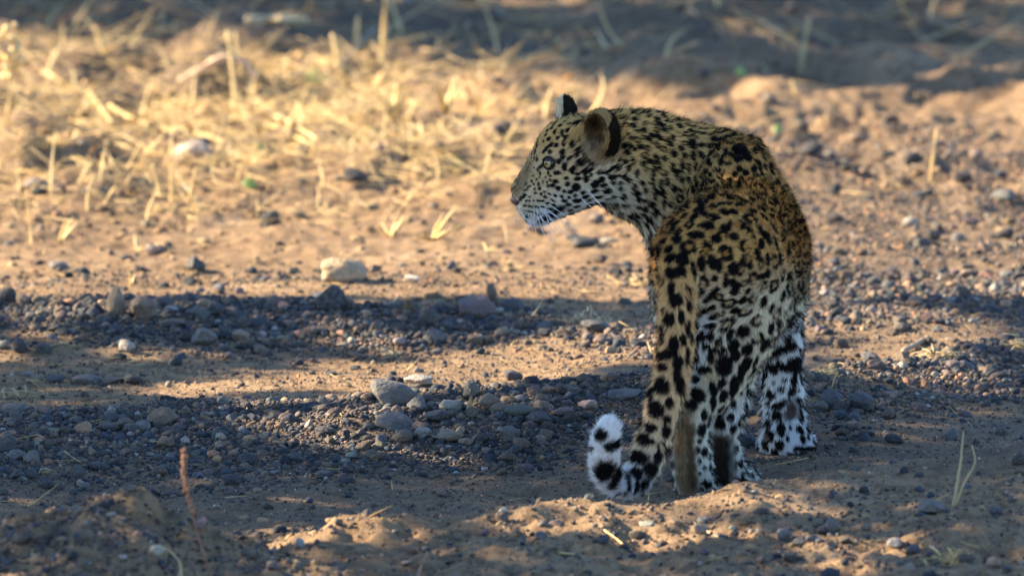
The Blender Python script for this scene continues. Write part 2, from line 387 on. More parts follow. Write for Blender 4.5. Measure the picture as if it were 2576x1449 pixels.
# u, v (centre of its outline), width, height in photo pixels, colour, label
NAMED = [
 (20,750,52,44,DRK,'dark angular stone at the left edge on the far gravel berm'),
 (62,757,36,32,BRN,'brown grey rounded stone next to the dark angular stone at the left edge'),
 (295,766,52,74,TANS,'tall upright tan stone on the far gravel berm, leaning on a brown one'),
 (362,780,64,58,BRN,'rounded brown stone against the tall upright tan stone'),
 (433,815,62,20,BAS,'flat dark slab lying below the two big tan and brown stones'),
 (540,780,46,36,BAS,'dark round stone alone on the crest of the far berm'),
 (500,785,40,28,GRY,'small grey stone beside the dark round stone on the far crest'),
 (404,764,52,30,BAS,'low dark stone behind the rounded brown stone'),
 (690,760,42,30,PUR,'purple grey stone on the far crest left of the big dark boulder'),
 (835,757,84,62,DRK,'largest dark blue boulder on the crest of the far gravel berm'),
 (1073,802,42,54,BAS,'upright bluish stone on the far berm below the crest'),
 (1200,780,88,60,PUR,'broad dark purple boulder with a green leaf in front of it'),
 (1237,742,28,48,BRN,'small pointed brown stone standing up behind the broad purple boulder'),
 (1286,770,62,34,BAS,'bluish stone at the right end of the far berm crest'),
 (1500,822,74,28,BAS,'flat dark stone half covered by pale dry grass'),
 (890,818,26,26,GRY,'small pale pointed stone below the largest dark boulder'),
 (1263,838,34,28,TANS,'small tan pointed stone at the foot of the far berm'),
 (1100,850,52,36,GRY,'grey blocky stone at the foot of the far berm'),
 (1030,775,30,36,(.10,.065,.035),'rusty dark brown stone on the far crest'),
 (1053,958,64,26,PAL,'pale grey flat stone alone on the sandy rut'),
 (992,995,124,60,GRY,'largest layered grey slab stone tilted on the near gravel berm'),
 (1186,986,44,50,GRY,'upright round grey stone on the crest of the near berm'),
 (1236,1012,64,36,BRN,'brown rounded stone right below the upright round stone'),
 (1257,1027,46,28,BRN,'brown pebble touching the brown rounded stone below the upright one'),
 (990,1060,92,38,GRY,'wide flat grey stone below the layered slab'),
 (1048,1020,52,36,GRY,'rounded grey stone just right of the layered slab'),
 (1133,1023,58,32,PAL,'smooth pale grey stone between the slab and the dry leaf'),
 (1103,1047,62,28,BAS,'blue grey flat stone below the smooth pale stone'),
 (1309,1034,80,28,(.085,.09,.075),'flat dark greenish stone with straw lying on it'),
 (1363,1023,38,28,BRN,'brown pointed pebble above the purple stone'),
 (1416,1037,52,22,PUR,'purple grey stone in the near gravel left of the tail'),
 (1380,981,42,20,ORA,'orange tan stone high on the near berm'),
 (1480,1020,48,26,PNK,'pinkish stone above the white tail tip'),
 (1573,992,84,26,GRY,'long grey stone beside the tail on the near berm'),
 (1356,1052,68,28,BAS,'blue grey angular stone below the flat greenish one'),
 (1283,1094,48,38,GRY,'grey angular stone in the sunlit gravel left of the tail tip'),
 (1313,1120,46,30,BRN,'brown grey stone nearest to the left of the white tail tip'),
 (1063,1090,42,30,PAL,'pale grey blocky stone in the sunlit gravel'),
 (1126,1094,80,26,TANS,'light tan flat stone in the sunlit gravel'),
 (1010,1100,48,32,BRN,'brown domed stone left of the pale blocky stone'),
 (408,1052,74,44,BRN,'large round brown stone on the near berm at the left'),
 (210,1078,48,30,ORA,'orange tan lumpy stone on the near berm at the left'),
 (327,1080,38,24,BAS,'small dark stone between the orange and the large brown stones'),
 (360,1075,42,30,GRY,'grey pointed stone touching the large round brown stone'),
 (273,1075,52,20,BAS,'flat blue grey stone right of the orange lumpy stone'),
 (37,1028,62,24,GRY,'flat grey stone by the dry grass clump at the left edge'),
 (213,956,72,24,GRY,'long low grey stone lying in the far rut'),
 (283,958,60,20,BRN,'long low brown stone right of the long low grey stone'),
 (337,958,52,24,DRK,'dark flat stone at the right of the row in the far rut'),
 (143,954,50,22,BAS,'blue grey stone at the left of the row in the far rut'),
 (50,872,42,38,DRK,'dark upright stone near the left edge below the far berm'),
 (110,880,38,28,BAS,'dark bluish stone right of the dark upright stone'),
 (320,874,38,32,PAL,'pale grey pointed stone in the far gravel'),
 (513,852,62,42,GRY,'grey boulder with a flat face in the far gravel'),
 (610,847,58,26,TANS,'tan flat stone right of the flat faced grey boulder'),
 (17,1118,46,44,BAS,'dark tall stone at the left edge of the near gravel'),
 (40,1146,48,26,GRY,'grey stone below the dark tall stone at the left edge'),
 (80,1152,42,34,GRY,'grey brown stone second from the left edge in the near gravel'),
 (417,1114,44,28,BRN,'brown stone below the large round brown stone'),
 (248,1175,52,24,DRK,'dark flat stone in the shaded near gravel'),
 (117,1217,46,24,DRK,'dark low stone above the earth mound at the left'),
 (623,1157,48,28,DRK,'dark stone right of the reddish seed head'),
 (582,1207,46,28,DRK,'dark blocky stone low in the near gravel right of the reddish stalk'),
 (747,1153,46,24,BAS,'dark grey stone at the right of the shaded near gravel'),
 (213,1225,34,22,GRY,'grey pebble just above the crest of the earth mound'),
 (200,1190,30,34,BAS,'bluish flat stone standing on edge in the shaded gravel'),
 (2098,1013,76,56,BAS,'larger blue grey stone beside the right front paw'),
 (2167,1015,60,46,BAS,'smaller blue grey stone of the pair beside the right front paw'),
 (2319,1028,32,26,PUR,'small purple stone on the track at the right'),
 (2343,1277,68,36,GRY,'rounded grey stone on the near bank by the dry stalk'),
 (2093,1322,34,36,GRY,'grey egg shaped stone on the near bank'),
 (2564,1155,40,28,DRK,'dark stone at the right edge on the near bank'),
 (2395,918,42,20,PUR,'flat purple grey stone below the pale bark piece'),
 (2287,1428,38,26,TANS,'tan stone at the bottom edge near the straw tuft'),
 (2506,1287,32,24,BAS,'bluish pebble in the shade at the right of the near bank'),
 (1872,1108,64,34,BAS,'dark stone half hidden behind the hind paw'),
 (2190,900,46,24,GRY,'grey stone on the sunlit gravel right of the foreleg'),
 (862,684,112,58,(.36,.26,.16),'pale beige rock with one dark broken side on the sunny sand'),
 (480,388,88,56,(.48,.38,.30),'pinkish white rock among the straw at the upper left'),
 (385,631,42,30,(.34,.28,.23),'light grey stone on the sunny sand at the left'),
 (148,670,50,24,(.16,.15,.16),'low dark grey stone on the sunny sand at the left'),
 (895,444,60,34,DRK,'dark clod like stone at the edge of the straw'),
 (1490,608,44,22,(.12,.09,.075),'small dark stone behind the throat of the leopard'),
 (1345,580,36,20,(.09,.075,.07),'small dark stone below the chin of the leopard'),
 (1530,607,42,14,PAL,'pale flat chip on the sand behind the chest of the leopard'),
 (1035,701,48,14,(.62,.56,.48),'white flat chip lying on the sunny sand'),
 (90,465,62,30,(.20,.17,.15),'grey brown stone in the shaded hollow at the left'),
 (2290,560,40,26,PAL,'pale stone on the stony ground at the right'),
 (2410,600,34,24,GRY,'grey stone on the stony ground at the right edge'),
 (2330,800,38,20,(.16,.085,.075),'reddish flat stone on the stony ground at the right'),
]
for i, (u, v, w_, h_, c_, lab) in enumerate(NAMED):
    g = ground_at(u, v+h_*.40)
    s_ = PXM(g[1])
    rr = np.random.default_rng(900+i)
    sx, sz = w_*s_*.54, h_*s_*.60
    put_stone('stone', g, (sx, sx*rr.uniform(.75, 1.05), sz), (rr.normal(0, .10), rr.normal(0, .12), rr.uniform(-.5, .5)), np.array(c_)*rr.uniform(.9, 1.15), ROCKS[i % 16], lab, sink=.16)
say('named stones', len(NAMED))

# loose pebbles
rg = np.random.default_rng(77)
PALETTE = np.array([BAS, BAS, BAS, DRK, DRK, GRY, GRY, BRN, BRN, BRN, (.10, .08, .07), (.10, .08, .07), (.12, .10, .085), (.16, .12, .09), PUR, TANS, BAS, GRY, BRN, (.09, .08, .075), DRK, BAS, (.08, .07, .06), (.14, .11, .085), BRN, BAS, ORA, PAL, (.20, .15, .11)])*np.array([.82, .82, .82])
def scatter(n, x0, x1, y0, y1, smin, smax, power, dens):
    x = rg.uniform(x0, x1, n); y = rg.uniform(y0, y1, n)
    k = rg.random(n) < dens(x, y)
    x, y = x[k], y[k]
    s = smin*(1-rg.random(len(x))*(1-(smin/smax)**power))**(-1/power)
    return x, y, s
NEARX = lambda y: .50*1.92*(y+14.15)/14.15+.12
parts = []
parts.append(scatter(90000, -1.15, 1.15, -1.5, 1.25, .0026, .016, 2.4, lambda x, y: np.clip(gravelness(x, y)**1.1*1.35, .03, 1)))
parts.append(scatter(42000, -1.2, 1.2, 1.25, 2.9, .0034, .018, 2.4, lambda x, y: np.clip(gravelness(x, y)**1.15*1.5, .03, 1)))
parts.append(scatter(6000, -1.35, 1.35, 2.9, 9, .006, .028, 2.2, lambda x, y: np.clip(gravelness(x, y)*1.5, .12, 1)))
px, py, ps = [np.concatenate(z) for z in zip(*parts)]
pz = height(px, py)
# no pebbles inside the paws or on the level spots under them
ok = np.ones(len(px), bool)
for qx, qy in PAWS: ok &= np.hypot((px-qx)/.075, (py-qy)/.08) > 1
px, py, ps, pz = px[ok], py[ok], ps[ok], pz[ok]
pc = PALETTE[rg.integers(0, len(PALETTE), len(px))]*rg.uniform(.65, 1.3, (len(px), 1))*rg.uniform(.93, 1.07, (len(px), 3))
uu, vv = uv_of(np.stack([px, py, pz], 1))
inview = (uu > 0) & (uu < 2576) & (vv > 0) & (vv < 1449)
app = ps/(py+14.1)*inview
order = np.argsort(-app)
single = order[:170]
def zone(x, y):
    if y < -.3: return ('small worn pebble lying loose on the near earth bank', 'pebbles on the near earth bank')
    if y < .45: return ('small dark pebble low in the near gravel before the rut', 'pebbles low in the near gravel')
    if y < 1.15: return ('small stone of the near gravel berm beside the larger stones', 'stones of the near gravel berm')
    if y < 1.75: return ('small stone bedded in the sandy rut between the gravel berms', 'stones in the sandy rut')
    if y < 2.6: return ('small stone of the far gravel berm among its boulders', 'stones of the far gravel berm')
    return ('small stone out on the sunny ground behind the leopard', 'stones on the ground behind')
COLW = (('dark', DRK), ('bluish', BAS), ('grey', GRY), ('brown', BRN), ('tan', TANS), ('orange', ORA), ('purplish', PUR), ('pale', PAL))
def short(lab):
    w = lab.split()
    for k in range(2, len(w)):
        s_ = ' '.join(w[:k])
        if w[k] in PREP and sum(o[5].startswith(s_+' ') or o[5] == s_ for o in NAMED) == 1: return s_
    return ' '.join(w[:9])
PREP = set('on at in with below beside next leaning against lying alone behind left right high just touching between standing of above half among second by nearest low out'.split())
NUV = np.array([(o[0], o[1]) for o in NAMED], float)
used_labels = set()
def pebble_label(i):
    c = pc[i]/pc[i].sum(); 
    cw = min(COLW, key=lambda k: abs(np.log(pc[i].mean()/np.mean(k[1])))+6*np.abs(c-np.array(k[1])/np.sum(k[1])).sum())[0]
    d = np.hypot(NUV[:, 0]-uu[i], NUV[:, 1]-vv[i])
    for k in np.argsort(d)[:12]:
        dx, dy = uu[i]-NUV[k, 0], vv[i]-NUV[k, 1]
        rel = ('right of' if dx > 0 else 'left of') if abs(dx) > abs(dy) else ('below' if dy > 0 else 'above')
        near_w = 'close' if d[k] < 90 else ('a little' if d[k] < 220 else 'well')
        lab = f'{cw} pebble {near_w} {rel} the {short(NAMED[k][5])}'
        if lab not in used_labels and len(lab.split()) <= 16:
            used_labels.add(lab); return lab
    return None
for i in single:
    lab, grp = zone(px[i], py[i])
    lab = pebble_label(i) or lab
    s_ = ps[i]
    put_stone('pebble', (px[i], py[i], pz[i]), (s_*rg.uniform(.9, 1.3), s_*rg.uniform(.8, 1.1), s_*rg.uniform(.5, .85)), (rg.normal(0, .2), rg.normal(0, .2), rg.uniform(0, 6.28)), pc[i], ROCKS[rg.integers(0, 16)], lab, 'pebble', grp, sink=.2)
rest = order[170:]
m = NT('gravel')
_a = m.n('ShaderNodeAttribute', _attribute_name='tone')
_gn = m.n('ShaderNodeNewGeometry'); _n = m.n('ShaderNodeTexNoise'); _n.inputs['Scale'].default_value = 140; _n.inputs['Detail'].default_value = 5
m.l(_gn.outputs['Position'], _n.inputs['Vector'])
m.l(m.mix(1.0, _a.outputs['Color'], m.ramp(_n.outputs['Fac'], [(.3, (.6, .6, .6)), (.7, (1.35, 1.3, 1.25))]), 'MULTIPLY'), m.b.inputs['Base Color'])
m.b.inputs['Roughness'].default_value = .85; m.b.inputs['Specular IOR Level'].default_value = .25
i0v, i0f = ico(1); i1v, i1f = ico(2); i2v, i2f = ico(3)
SH0 = [rock_shape(i0v, 100+k, .6) for k in range(12)]; SH1 = [rock_shape(i1v, 200+k, .58) for k in range(12)]; SH2 = [rock_shape(i2v, 300+k, .56) for k in range(12)]
def pebble_mesh(idx, shapes, faces):
    n = len(idx)
    sh = np.array(shapes)[rg.integers(0, 12, n)]
    sc_ = np.stack([ps[idx]*rg.uniform(.8, 1.35, n), ps[idx]*rg.uniform(.75, 1.15, n), ps[idx]*rg.uniform(.5, .95, n)], 1)
    P = sh*sc_[:, None, :]
    a, b = rg.uniform(0, 6.28, n), rg.normal(0, .3, n)
    ca, sa, cb, sb = np.cos(a)[:, None], np.sin(a)[:, None], np.cos(b)[:, None], np.sin(b)[:, None]
    x, y, z = P[..., 0], P[..., 1], P[..., 2]
    y, z = y*cb-z*sb, y*sb+z*cb
    x, y = x*ca-y*sa, x*sa+y*ca
    P = np.stack([x+px[idx][:, None], y+py[idx][:, None], z+(pz[idx]+sc_[:, 2]*.36)[:, None]], 2)
    nv = sh.shape[1]
    Fc = (faces[None]+(np.arange(n)*nv)[:, None, None]).reshape(-1, 3)
    return P.reshape(-1, 3), Fc, np.repeat(pc[idx], nv, 0)
big = rest[:600]; mid = rest[600:5200]; small = rest[5200:]
def near_idx(idx, lo, hi): return idx[(py[idx] >= lo) & (py[idx] < hi)]
for lo, hi, lab in ((-9, 1.2, 'dark mixed gravel covering the near berm and bank'), (1.2, 2.75, 'dark mixed gravel covering the far berm'), (2.75, 99, 'scattered grit on the sunny ground behind the leopard')):
    Va, Fa, Ca = pebble_mesh(near_idx(big, lo, hi), SH2, i2f)
    Vb, Fb, Cb = pebble_mesh(near_idx(mid, lo, hi), SH1, i1f)
    Vc, Fc, Cc = pebble_mesh(near_idx(small, lo, hi), SH0, i0f)
    me = mesh_from('gravel', np.vstack([Va, Vb, Vc]), np.vstack([Fa, Fb+len(Va), Fc+len(Va)+len(Vb)]), False)
    color_attr(me, 'tone', np.vstack([Ca, Cb, Cc]))
    add_obj('gravel', me, m.m, kind='stuff', label=lab, cat='gravel')
# clods of soil on the open ground
parts = [scatter(5200, -1.2, 1.2, -1.5, -.25, .003, .013, 2.4, lambda x, y: .75+0*x),
         scatter(1200, -1.2, 1.2, .9, 2.4, .003, .010, 2.4, lambda x, y: .6-.5*gravelness(x, y)),
         scatter(9000, -1.4, 1.4, 2.3, 8.5, .005, .030, 2.5, lambda x, y: np.clip(.35+.6*fbm(x*2.2, y*1.6+3, None, 2), .05, 1))]
px, py, ps = [np.concatenate(z) for z in zip(*parts)]
pz = height(px, py)-ps*.55
pc = np.array([.265, .174, .098])*rg.uniform(.45, 1.15, (len(px), 1))*rg.uniform(.95, 1.05, (len(px), 3))
od = np.argsort(-ps)
CL2 = [rock_shape(i2v*(1+.16*fbm(i2v[:, 0]*2.6+k*9, i2v[:, 1]*2.6, i2v[:, 2]*2.6, 3))[:, None], 400+k, .2) for k in range(12)]
Va, Fa, Ca = pebble_mesh(od[:900], CL2, i2f); Vb, Fb, Cb = pebble_mesh(od[900:], SH1, i1f)
me = mesh_from('soil_crumbs', np.vstack([Va, Vb]), np.vstack([Fa, Fb+len(Va)]), True)
color_attr(me, 'tone', np.vstack([Ca, Cb]))
add_obj('soil_crumbs', me, m.m, kind='stuff', label='crumbling brown soil clods over the bank and the sunny ground', cat='soil')
# grit: grains of a few millimetres between the stones
ov = np.array([(1, 0, 0), (-1, 0, 0), (0, 1, 0), (0, -1, 0), (0, 0, 1), (0, 0, -1)], float)
of = np.array([(0, 2, 4), (2, 1, 4), (1, 3, 4), (3, 0, 4), (2, 0, 5), (1, 2, 5), (3, 1, 5), (0, 3, 5)])
parts = [scatter(90000, -1.12, 1.12, -1.4, 1.2, .0012, .0032, 2.0, lambda x, y: np.clip(.30+.7*gravelness(x, y)-.30*(y < -.45), .1, 1)),
         scatter(30000, -1.18, 1.18, 1.2, 2.8, .0018, .0040, 2.0, lambda x, y: np.clip(.35+.6*gravelness(x, y), .1, 1)),
         scatter(22000, .3, 1.35, 2.0, 5.4, .0028, .0062, 2.0, lambda x, y: np.clip(.55+.8*fbm(x*2, y*5, None, 2), .15, 1))]
px, py, ps = [np.concatenate(z) for z in zip(*parts)]
pz = height(px, py)
pc = PALETTE[rg.integers(0, len(PALETTE), len(px))]*rg.uniform(.7, 1.5, (len(px), 1))
pc[rg.random(len(px)) < .45] *= np.array([1.7, 1.4, 1.15])
n = len(px)
P = ov[None]*(ps[:, None]*rg.uniform(.6, 1.4, (n, 3)))[:, None, :]
a_ = rg.uniform(0, 6.28, n)[:, None]; x_, y_ = P[..., 0]*np.cos(a_)-P[..., 1]*np.sin(a_), P[..., 0]*np.sin(a_)+P[..., 1]*np.cos(a_)
P = np.stack([x_+px[:, None], y_+py[:, None]+P[..., 2]*.4, P[..., 2]+(pz+ps*.4)[:, None]], 2)
me = mesh_from('grit', P.reshape(-1, 3), (of[None]+(np.arange(n)*6)[:, None, None]).reshape(-1, 3), False)
color_attr(me, 'tone', np.repeat(pc, 6, 0))
add_obj('grit', me, m.m, kind='stuff', label='fine loose grit strewn over the track and the berms', cat='grit')
say('pebbles', n)
# ================================================================== dry grass, sticks, leaves
def plant_mat(name, c0, c1, rough=.6, transl=.0):
    m = NT(name)
    oi = m.n('ShaderNodeObjectInfo'); geo = m.n('ShaderNodeNewGeometry')
    n = m.n('ShaderNodeTexNoise'); n.inputs['Scale'].default_value = 22; n.inputs['Detail'].default_value = 5
    m.l(geo.outputs['Position'], n.inputs['Vector'])
    ad = m.n('ShaderNodeMath', _operation='MULTIPLY_ADD'); ad.inputs[1].default_value = .35; m.l(oi.outputs['Random'], ad.inputs[0]); m.l(n.outputs['Fac'], ad.inputs[2])
    m.l(m.ramp(ad.outputs[0], [(.35, c0), (.85, c1)]), m.b.inputs['Base Color'])
    m.b.inputs['Roughness'].default_value = rough; m.b.inputs['Specular IOR Level'].default_value = .3
    return m.m
STRAW = plant_mat('dry straw', (.42, .26, .09), (.74, .55, .26))
STRAWD = plant_mat('weathered straw', (.30, .22, .12), (.48, .37, .21))
REDSTALK = plant_mat('reddish stalk', (.20, .09, .05), (.30, .15, .08))
BARK = plant_mat('grey brown bark', (.17, .125, .09), (.33, .26, .19), .9)
PINKSTICK = plant_mat('bleached pinkish stick', (.48, .32, .22), (.60, .42, .29), .8)
GREENLEAF = plant_mat('green leaf', (.12, .22, .05), (.26, .36, .11), .5)
DRYLEAF = plant_mat('dry brown leaf', (.28, .15, .055), (.50, .32, .14), .7)
PALEBARK = plant_mat('pale bark piece', (.55, .40, .20), (.72, .56, .33), .8)
rs = np.random.default_rng(31)
def strip(P, w, thick=.0006, face=None):
    """a blade along points P: a shallow V section with real thickness"""
    P = np.asarray(P, float); n = len(P); V = []; F = []
    face = np.array([0, 0, 1.0]) if face is None else np.asarray(face, float)
    for i in range(n):
        t = P[min(i+1, n-1)]-P[max(i-1, 0)]; t /= np.linalg.norm(t)+1e-9
        s = np.cross(t, face); s /= np.linalg.norm(s)+1e-9; u = np.cross(s, t)
        k = i/(n-1); ww = w*(1-.75*k**2.2)*.5
        V += [P[i]-s*ww+u*ww*.25, P[i]+u*thick*1.5-u*ww*.05, P[i]+s*ww+u*ww*.25, P[i]-u*(thick+ww*.12)]
    for i in range(n-1):
        a, b = i*4, i*4+4
        for j in range(4):
            F.append((a+j, a+(j+1) % 4, b+(j+1) % 4, b+j))
    F.append((0, 3, 2, 1)); F.append((n*4-4, n*4-3, n*4-2, n*4-1))
    return np.array(V), np.array(F)
def arc(p, d, L, droop=.3, side=None, n=6):
    """points of a blade from p along d, bending by droop"""
    d = np.asarray(d, float); d /= np.linalg.norm(d)
    b = np.array([0, 0, -1.0]) if side is None else np.asarray(side, float)
    return np.array([p+d*L*t+b*(droop*L*t*t) for t in np.linspace(0, 1, n)])
def rod(P, r0, r1, sides=7, seed=0, knob=0.0):
    P = np.asarray(P, float); V = []; F = []; n = len(P)
    rr = np.random.default_rng(seed)
    for i in range(n):
        t = P[min(i+1, n-1)]-P[max(i-1, 0)]; t /= np.linalg.norm(t)
        a = np.cross(t, [.2, .3, .9]); a /= np.linalg.norm(a); b = np.cross(t, a)
        r = lerp(r0, r1, i/(n-1))*(1+knob*rr.normal())
        for s in range(sides):
            V.append(P[i]+(a*math.cos(s*6.2832/sides)+b*math.sin(s*6.2832/sides))*r*(1+.12*rr.normal()*(knob > 0)))
    for i in range(n-1):
        for s in range(sides):
            F.append((i*sides+s, i*sides+(s+1) % sides, (i+1)*sides+(s+1) % sides, (i+1)*sides+s))
    V.append(P[0]); V.append(P[-1]); a, b = len(V)-2, len(V)-1
    for s in range(sides):
        F.append((a, (s+1) % sides, s, s)); F.append((b, (n-1)*sides+s, (n-1)*sides+(s+1) % sides, (n-1)*sides+(s+1) % sides))
    F = [f for f in F]
    return np.array(V), F
def mesh_any(name, V, F, smooth=True):
    me = bpy.data.meshes.new(name)
    me.from_pydata([tuple(map(float, v)) for v in V], [], [tuple(dict.fromkeys(map(int, f))) for f in F]); me.update()
    if smooth: me.polygons.foreach_set('use_smooth', np.ones(len(me.polygons), bool))
    return me
def px_path(pts, y):
    return np.array([W(u, v, y) for u, v in pts])
# --- litter of broken straw lying in the sunny field (too many to count)
def litter_density(u, v):
    a = np.exp(-((u-560)/620)**2-((v-330)/130)**2)*1.2
    b = np.exp(-((u-1050)/300)**2-((v-330)/110)**2)*.9
    c = .08*(v > 90)*(v < 560)+.02
    d = .25*np.exp(-((u-150)/260)**2-((v-470)/120)**2)
    pat = .5+.9*vnoise(u*.011, v*.022)+.5*vnoise(u*.031+9, v*.05)
    return np.clip((a+b)*np.clip(pat+.05, .04, 1.2)+c+d*pat, 0, 1)*(1-.85*(u > 1450))
def litter(n, name, label, cat, mat, wmin, wmax, lmin, lmax, dens, region, leaf=False):
    x = rs.uniform(region[0], region[1], n); y = rs.uniform(region[2], region[3], n)
    z = height(x, y); u, v = uv_of(np.stack([x, y, z], 1))
    k = rs.random(n) < dens(u, v)
    VV, FF, o = [], [], 0
    for X, Y, Z in zip(x[k], y[k], z[k]):
        L = rs.uniform(lmin, lmax); a = rs.uniform(0, 6.28); el = (abs(rs.normal(0, .18)) if rs.random() < .92 else rs.uniform(.25, .9)) if not leaf else abs(rs.normal(0, .4))
        d = np.array([math.cos(a)*math.cos(el), math.sin(a)*math.cos(el), math.sin(el)])
        P = arc(np.array([X, Y, Z+.004]), d, L, rs.normal(0, .12), np.array([-d[1], d[0], rs.normal(0, .6)]), (3 if L < .18 else 6) if not leaf else 4)
        if not leaf: P[:, 2] = np.maximum(P[:, 2], Z-.01)
        if leaf: P[:, 2] += np.array([0, .25, .25, 0])*L*rs.random()
        V, F = strip(P, rs.uniform(wmin, wmax)) 
        VV.append(V); FF.append(F+o); o += len(V)
    me = mesh_from(name, np.vstack(VV), np.vstack(FF), True)
    return add_obj(name, me, mat, kind='stuff', label=label, cat=cat)
litter(12500, 'straw_litter', 'thick litter of broken golden straw on the sunny ground at the upper left', 'straw', STRAW, .0022, .0055, .05, .20, litter_density, (-1.5, .9, 3.6, 8.2))
litter(280, 'long_straw', 'long bent straw stems lying over the litter at the upper left', 'straw', STRAW, .006, .011, .18, .42, lambda u, v: litter_density(u, v)*.75, (-1.4, .6, 3.9, 7.6))
litter(1700, 'leaf_litter', 'curled brown and orange dry leaves lying in the straw', 'leaves', DRYLEAF, .010, .024, .02, .05, lambda u, v: litter_density(u, v)*.55, (-1.5, 1.5, 3.8, 8.6), True)
litter(3000, 'dry_grass', 'thin dry grass and twigs strewn in the shade along the top', 'dry grass', STRAW, .004, .013, .08, .32, lambda u, v: .30+.0*u, (-1.9, 1.9, 6.6, 12.5))
litter(420, 'straw_bits', 'sparse straw bits on the open sand and gravel', 'straw', STRAW, .0018, .0045, .02, .07, lambda u, v: np.where(v < 740, .8, .35), (-1.2, 1.2, -1.2, 4.2))
say('litter')
# --- single stalks: (points u,v) , depth of its foot, width px, material, label
def stalk(path, wpx, mat, label, name='grass_stalk', cat='stalk', lean=.0, round_=True, depth=None, group=None):
    g = ground_at(*path[0]) if depth is None else W(path[0][0], path[0][1], depth)
    P = np.array([W(u, v, g[1]+lean*i) for i, (u, v) in enumerate(path)])
    P[0, 2] -= .01
    P = catmull(P, 4)
    r = wpx*PXM(g[1])*.5*(.8 if g[1] > 2 else .8)
    V, F = rod(P, r, r*.55, 6, 3, .06)
    return add_obj(name, mesh_any(name, V, F), mat, label=label, cat=cat, group=group)
STALKS = [
 ([(962,158),(966,80),(970,-30)],20,STRAW,'tallest thick straw stalk standing up through the top edge of the picture'),
 ([(896,122),(898,85),(899,44)],17,STRAW,'short upright stalk left of the tallest thick stalk'),
 ([(858,190),(848,140),(836,86)],20,STRAW,'leaning straw stalk behind the bright green leaf'),
 ([(592,285),(586,190),(572,78)],15,STRAW,'tall thin yellow green stem in the middle of the straw field'),
 ([(610,190),(600,140),(592,85)],13,STRAW,'thin straw stem beside the tall yellow green stem'),
 ([(268,142),(252,105),(238,68)],18,STRAW,'straw stub leaning to the left near the top left corner'),
 ([(118,182),(135,150),(148,122)],16,STRAW,'straw stub leaning to the right near the top left corner'),
 ([(12,330),(24,260),(28,195)],12,STRAW,'stem carrying a pale seed head at the left edge'),
 ([(434,512),(432,450),(433,380)],13,STRAW,'upright straw in front of the pinkish white rock, left one of two'),
 ([(474,515),(484,470),(494,420)],14,STRAW,'upright straw in front of the pinkish white rock, right one of two'),
 ([(408,506),(396,460),(384,412)],12,STRAW,'thin straw leaning left of the pinkish white rock'),
 ([(224,528),(222,490),(236,440)],13,STRAW,'bent straw standing alone on the sand at the left'),
 ([(258,518),(276,492),(292,468)],12,STRAW,'short straw leaning right of the bent straw'),
 ([(82,615),(76,560),(66,478)],9,STRAW,'thin weed stem with side twigs near the left edge'),
 ([(600,460),(602,440),(606,416)],14,STRAW,'pale upright straw stub below the straw mass'),
 ([(2011,188),(2022,118),(2036,42)],20,STRAWD,'pale stalk standing in the shade at the upper right'),
 ([(2012,240),(2000,220),(1990,202)],16,STRAW,'short golden straw below the pale upper right stalk'),
 ([(2340,462),(2348,395),(2357,322)],13,STRAW,'thin pale stalk on the stony ground at the right'),
 ([(1372,300),(1378,265),(1388,222)],18,STRAW,'blurred straw stalk just left of the far ear'),
 ([(1185,440),(1205,470),(1208,498)],14,STRAW,'bent straw on the sand left of the nose'),
 ([(1655,150),(1700,130),(1760,105)],10,STRAWD,'faint grey twig in the shade behind the neck'),
 ([(2090,975),(2098,955),(2108,935)],5,STRAW,'thin curved straw above the paired blue grey stones'),
 ([(988,1236),(986,1222),(985,1208)],5,STRAW,'small pale straw sticking up in the near rut'),
 ([(1630,1262),(1632,1250),(1633,1240)],5,STRAW,'tiny straw on the bank crest below the hanging tail'),
]
STALK_OBJ = {lab: stalk(p, w_, mt, lab) for p, w_, mt, lab in STALKS}
# lying sticks
def stick(path, wpx, mat, label, name='stick', lift=.5, cat='stick', knob=.08):
    Q = []
    for i, (u, v) in enumerate(path):
        g = ground_at(u, v); Q.append(g+np.array([0, 0, wpx*PXM(g[1])*lift]))
    P = catmull(np.array(Q), 4); r = wpx*PXM(P[0][1])*.5*(.72 if P[0][1] > 2 else .8)
    V, F = rod(P, r, r*.7, 8, 5, knob)
    return add_obj(name, mesh_any(name, V, F), mat, label=label, cat=cat)
stick([(622,62),(690,60),(768,62)], 26, PALEBARK, 'short pale log lying in the shade near the top edge', 'log', cat='log')
stick([(2265,46),(2340,66),(2440,95)], 22, BARK, 'long grey branch lying in the shade at the upper right', 'branch', cat='branch')
o_ = [(453,205),(500,178),(560,146),(612,158),(645,200)]
_y = ground_at(*o_[0])[1]
_P = catmull(np.array([W(u, v, _y) for u, v in o_]), 5)
V, F = rod(_P, .010, .008, 8, 7, .08)
add_obj('branch', mesh_any('branch', V, F), PINKSTICK, label='bleached pinkish branch arching over the straw', cat='branch')
stick([(725,210),(780,180),(838,160)][::-1], 20, STRAW, 'thick straw piece lying left of the leaning stalk', 'straw')
stick([(850,195),(900,140),(945,95)], 16, BARK, 'brown stick slanting up against the tallest stalk', 'stick', 1.5)
stick([(222,240),(250,275),(282,318)], 17, STRAW, 'broad straw slanting across the upper left field', 'straw')
stick([(110,190),(140,205),(165,222)], 17, STRAW, 'broad straw piece near the left edge of the upper field', 'straw')
stick([(275,275),(340,310),(450,345)], 16, STRAW, 'long straw lying across the middle of the upper left field', 'straw')
stick([(580,310),(680,325),(790,375)], 17, STRAW, 'long bright straw lying below the bleached branch', 'straw')
stick([(690,300),(750,330),(800,360)], 15, STRAW, 'bright straw crossing the long one below the bleached branch', 'straw')
stick([(430,330),(500,345),(560,362)], 14, STRAW, 'straw piece above the pinkish white rock', 'straw')
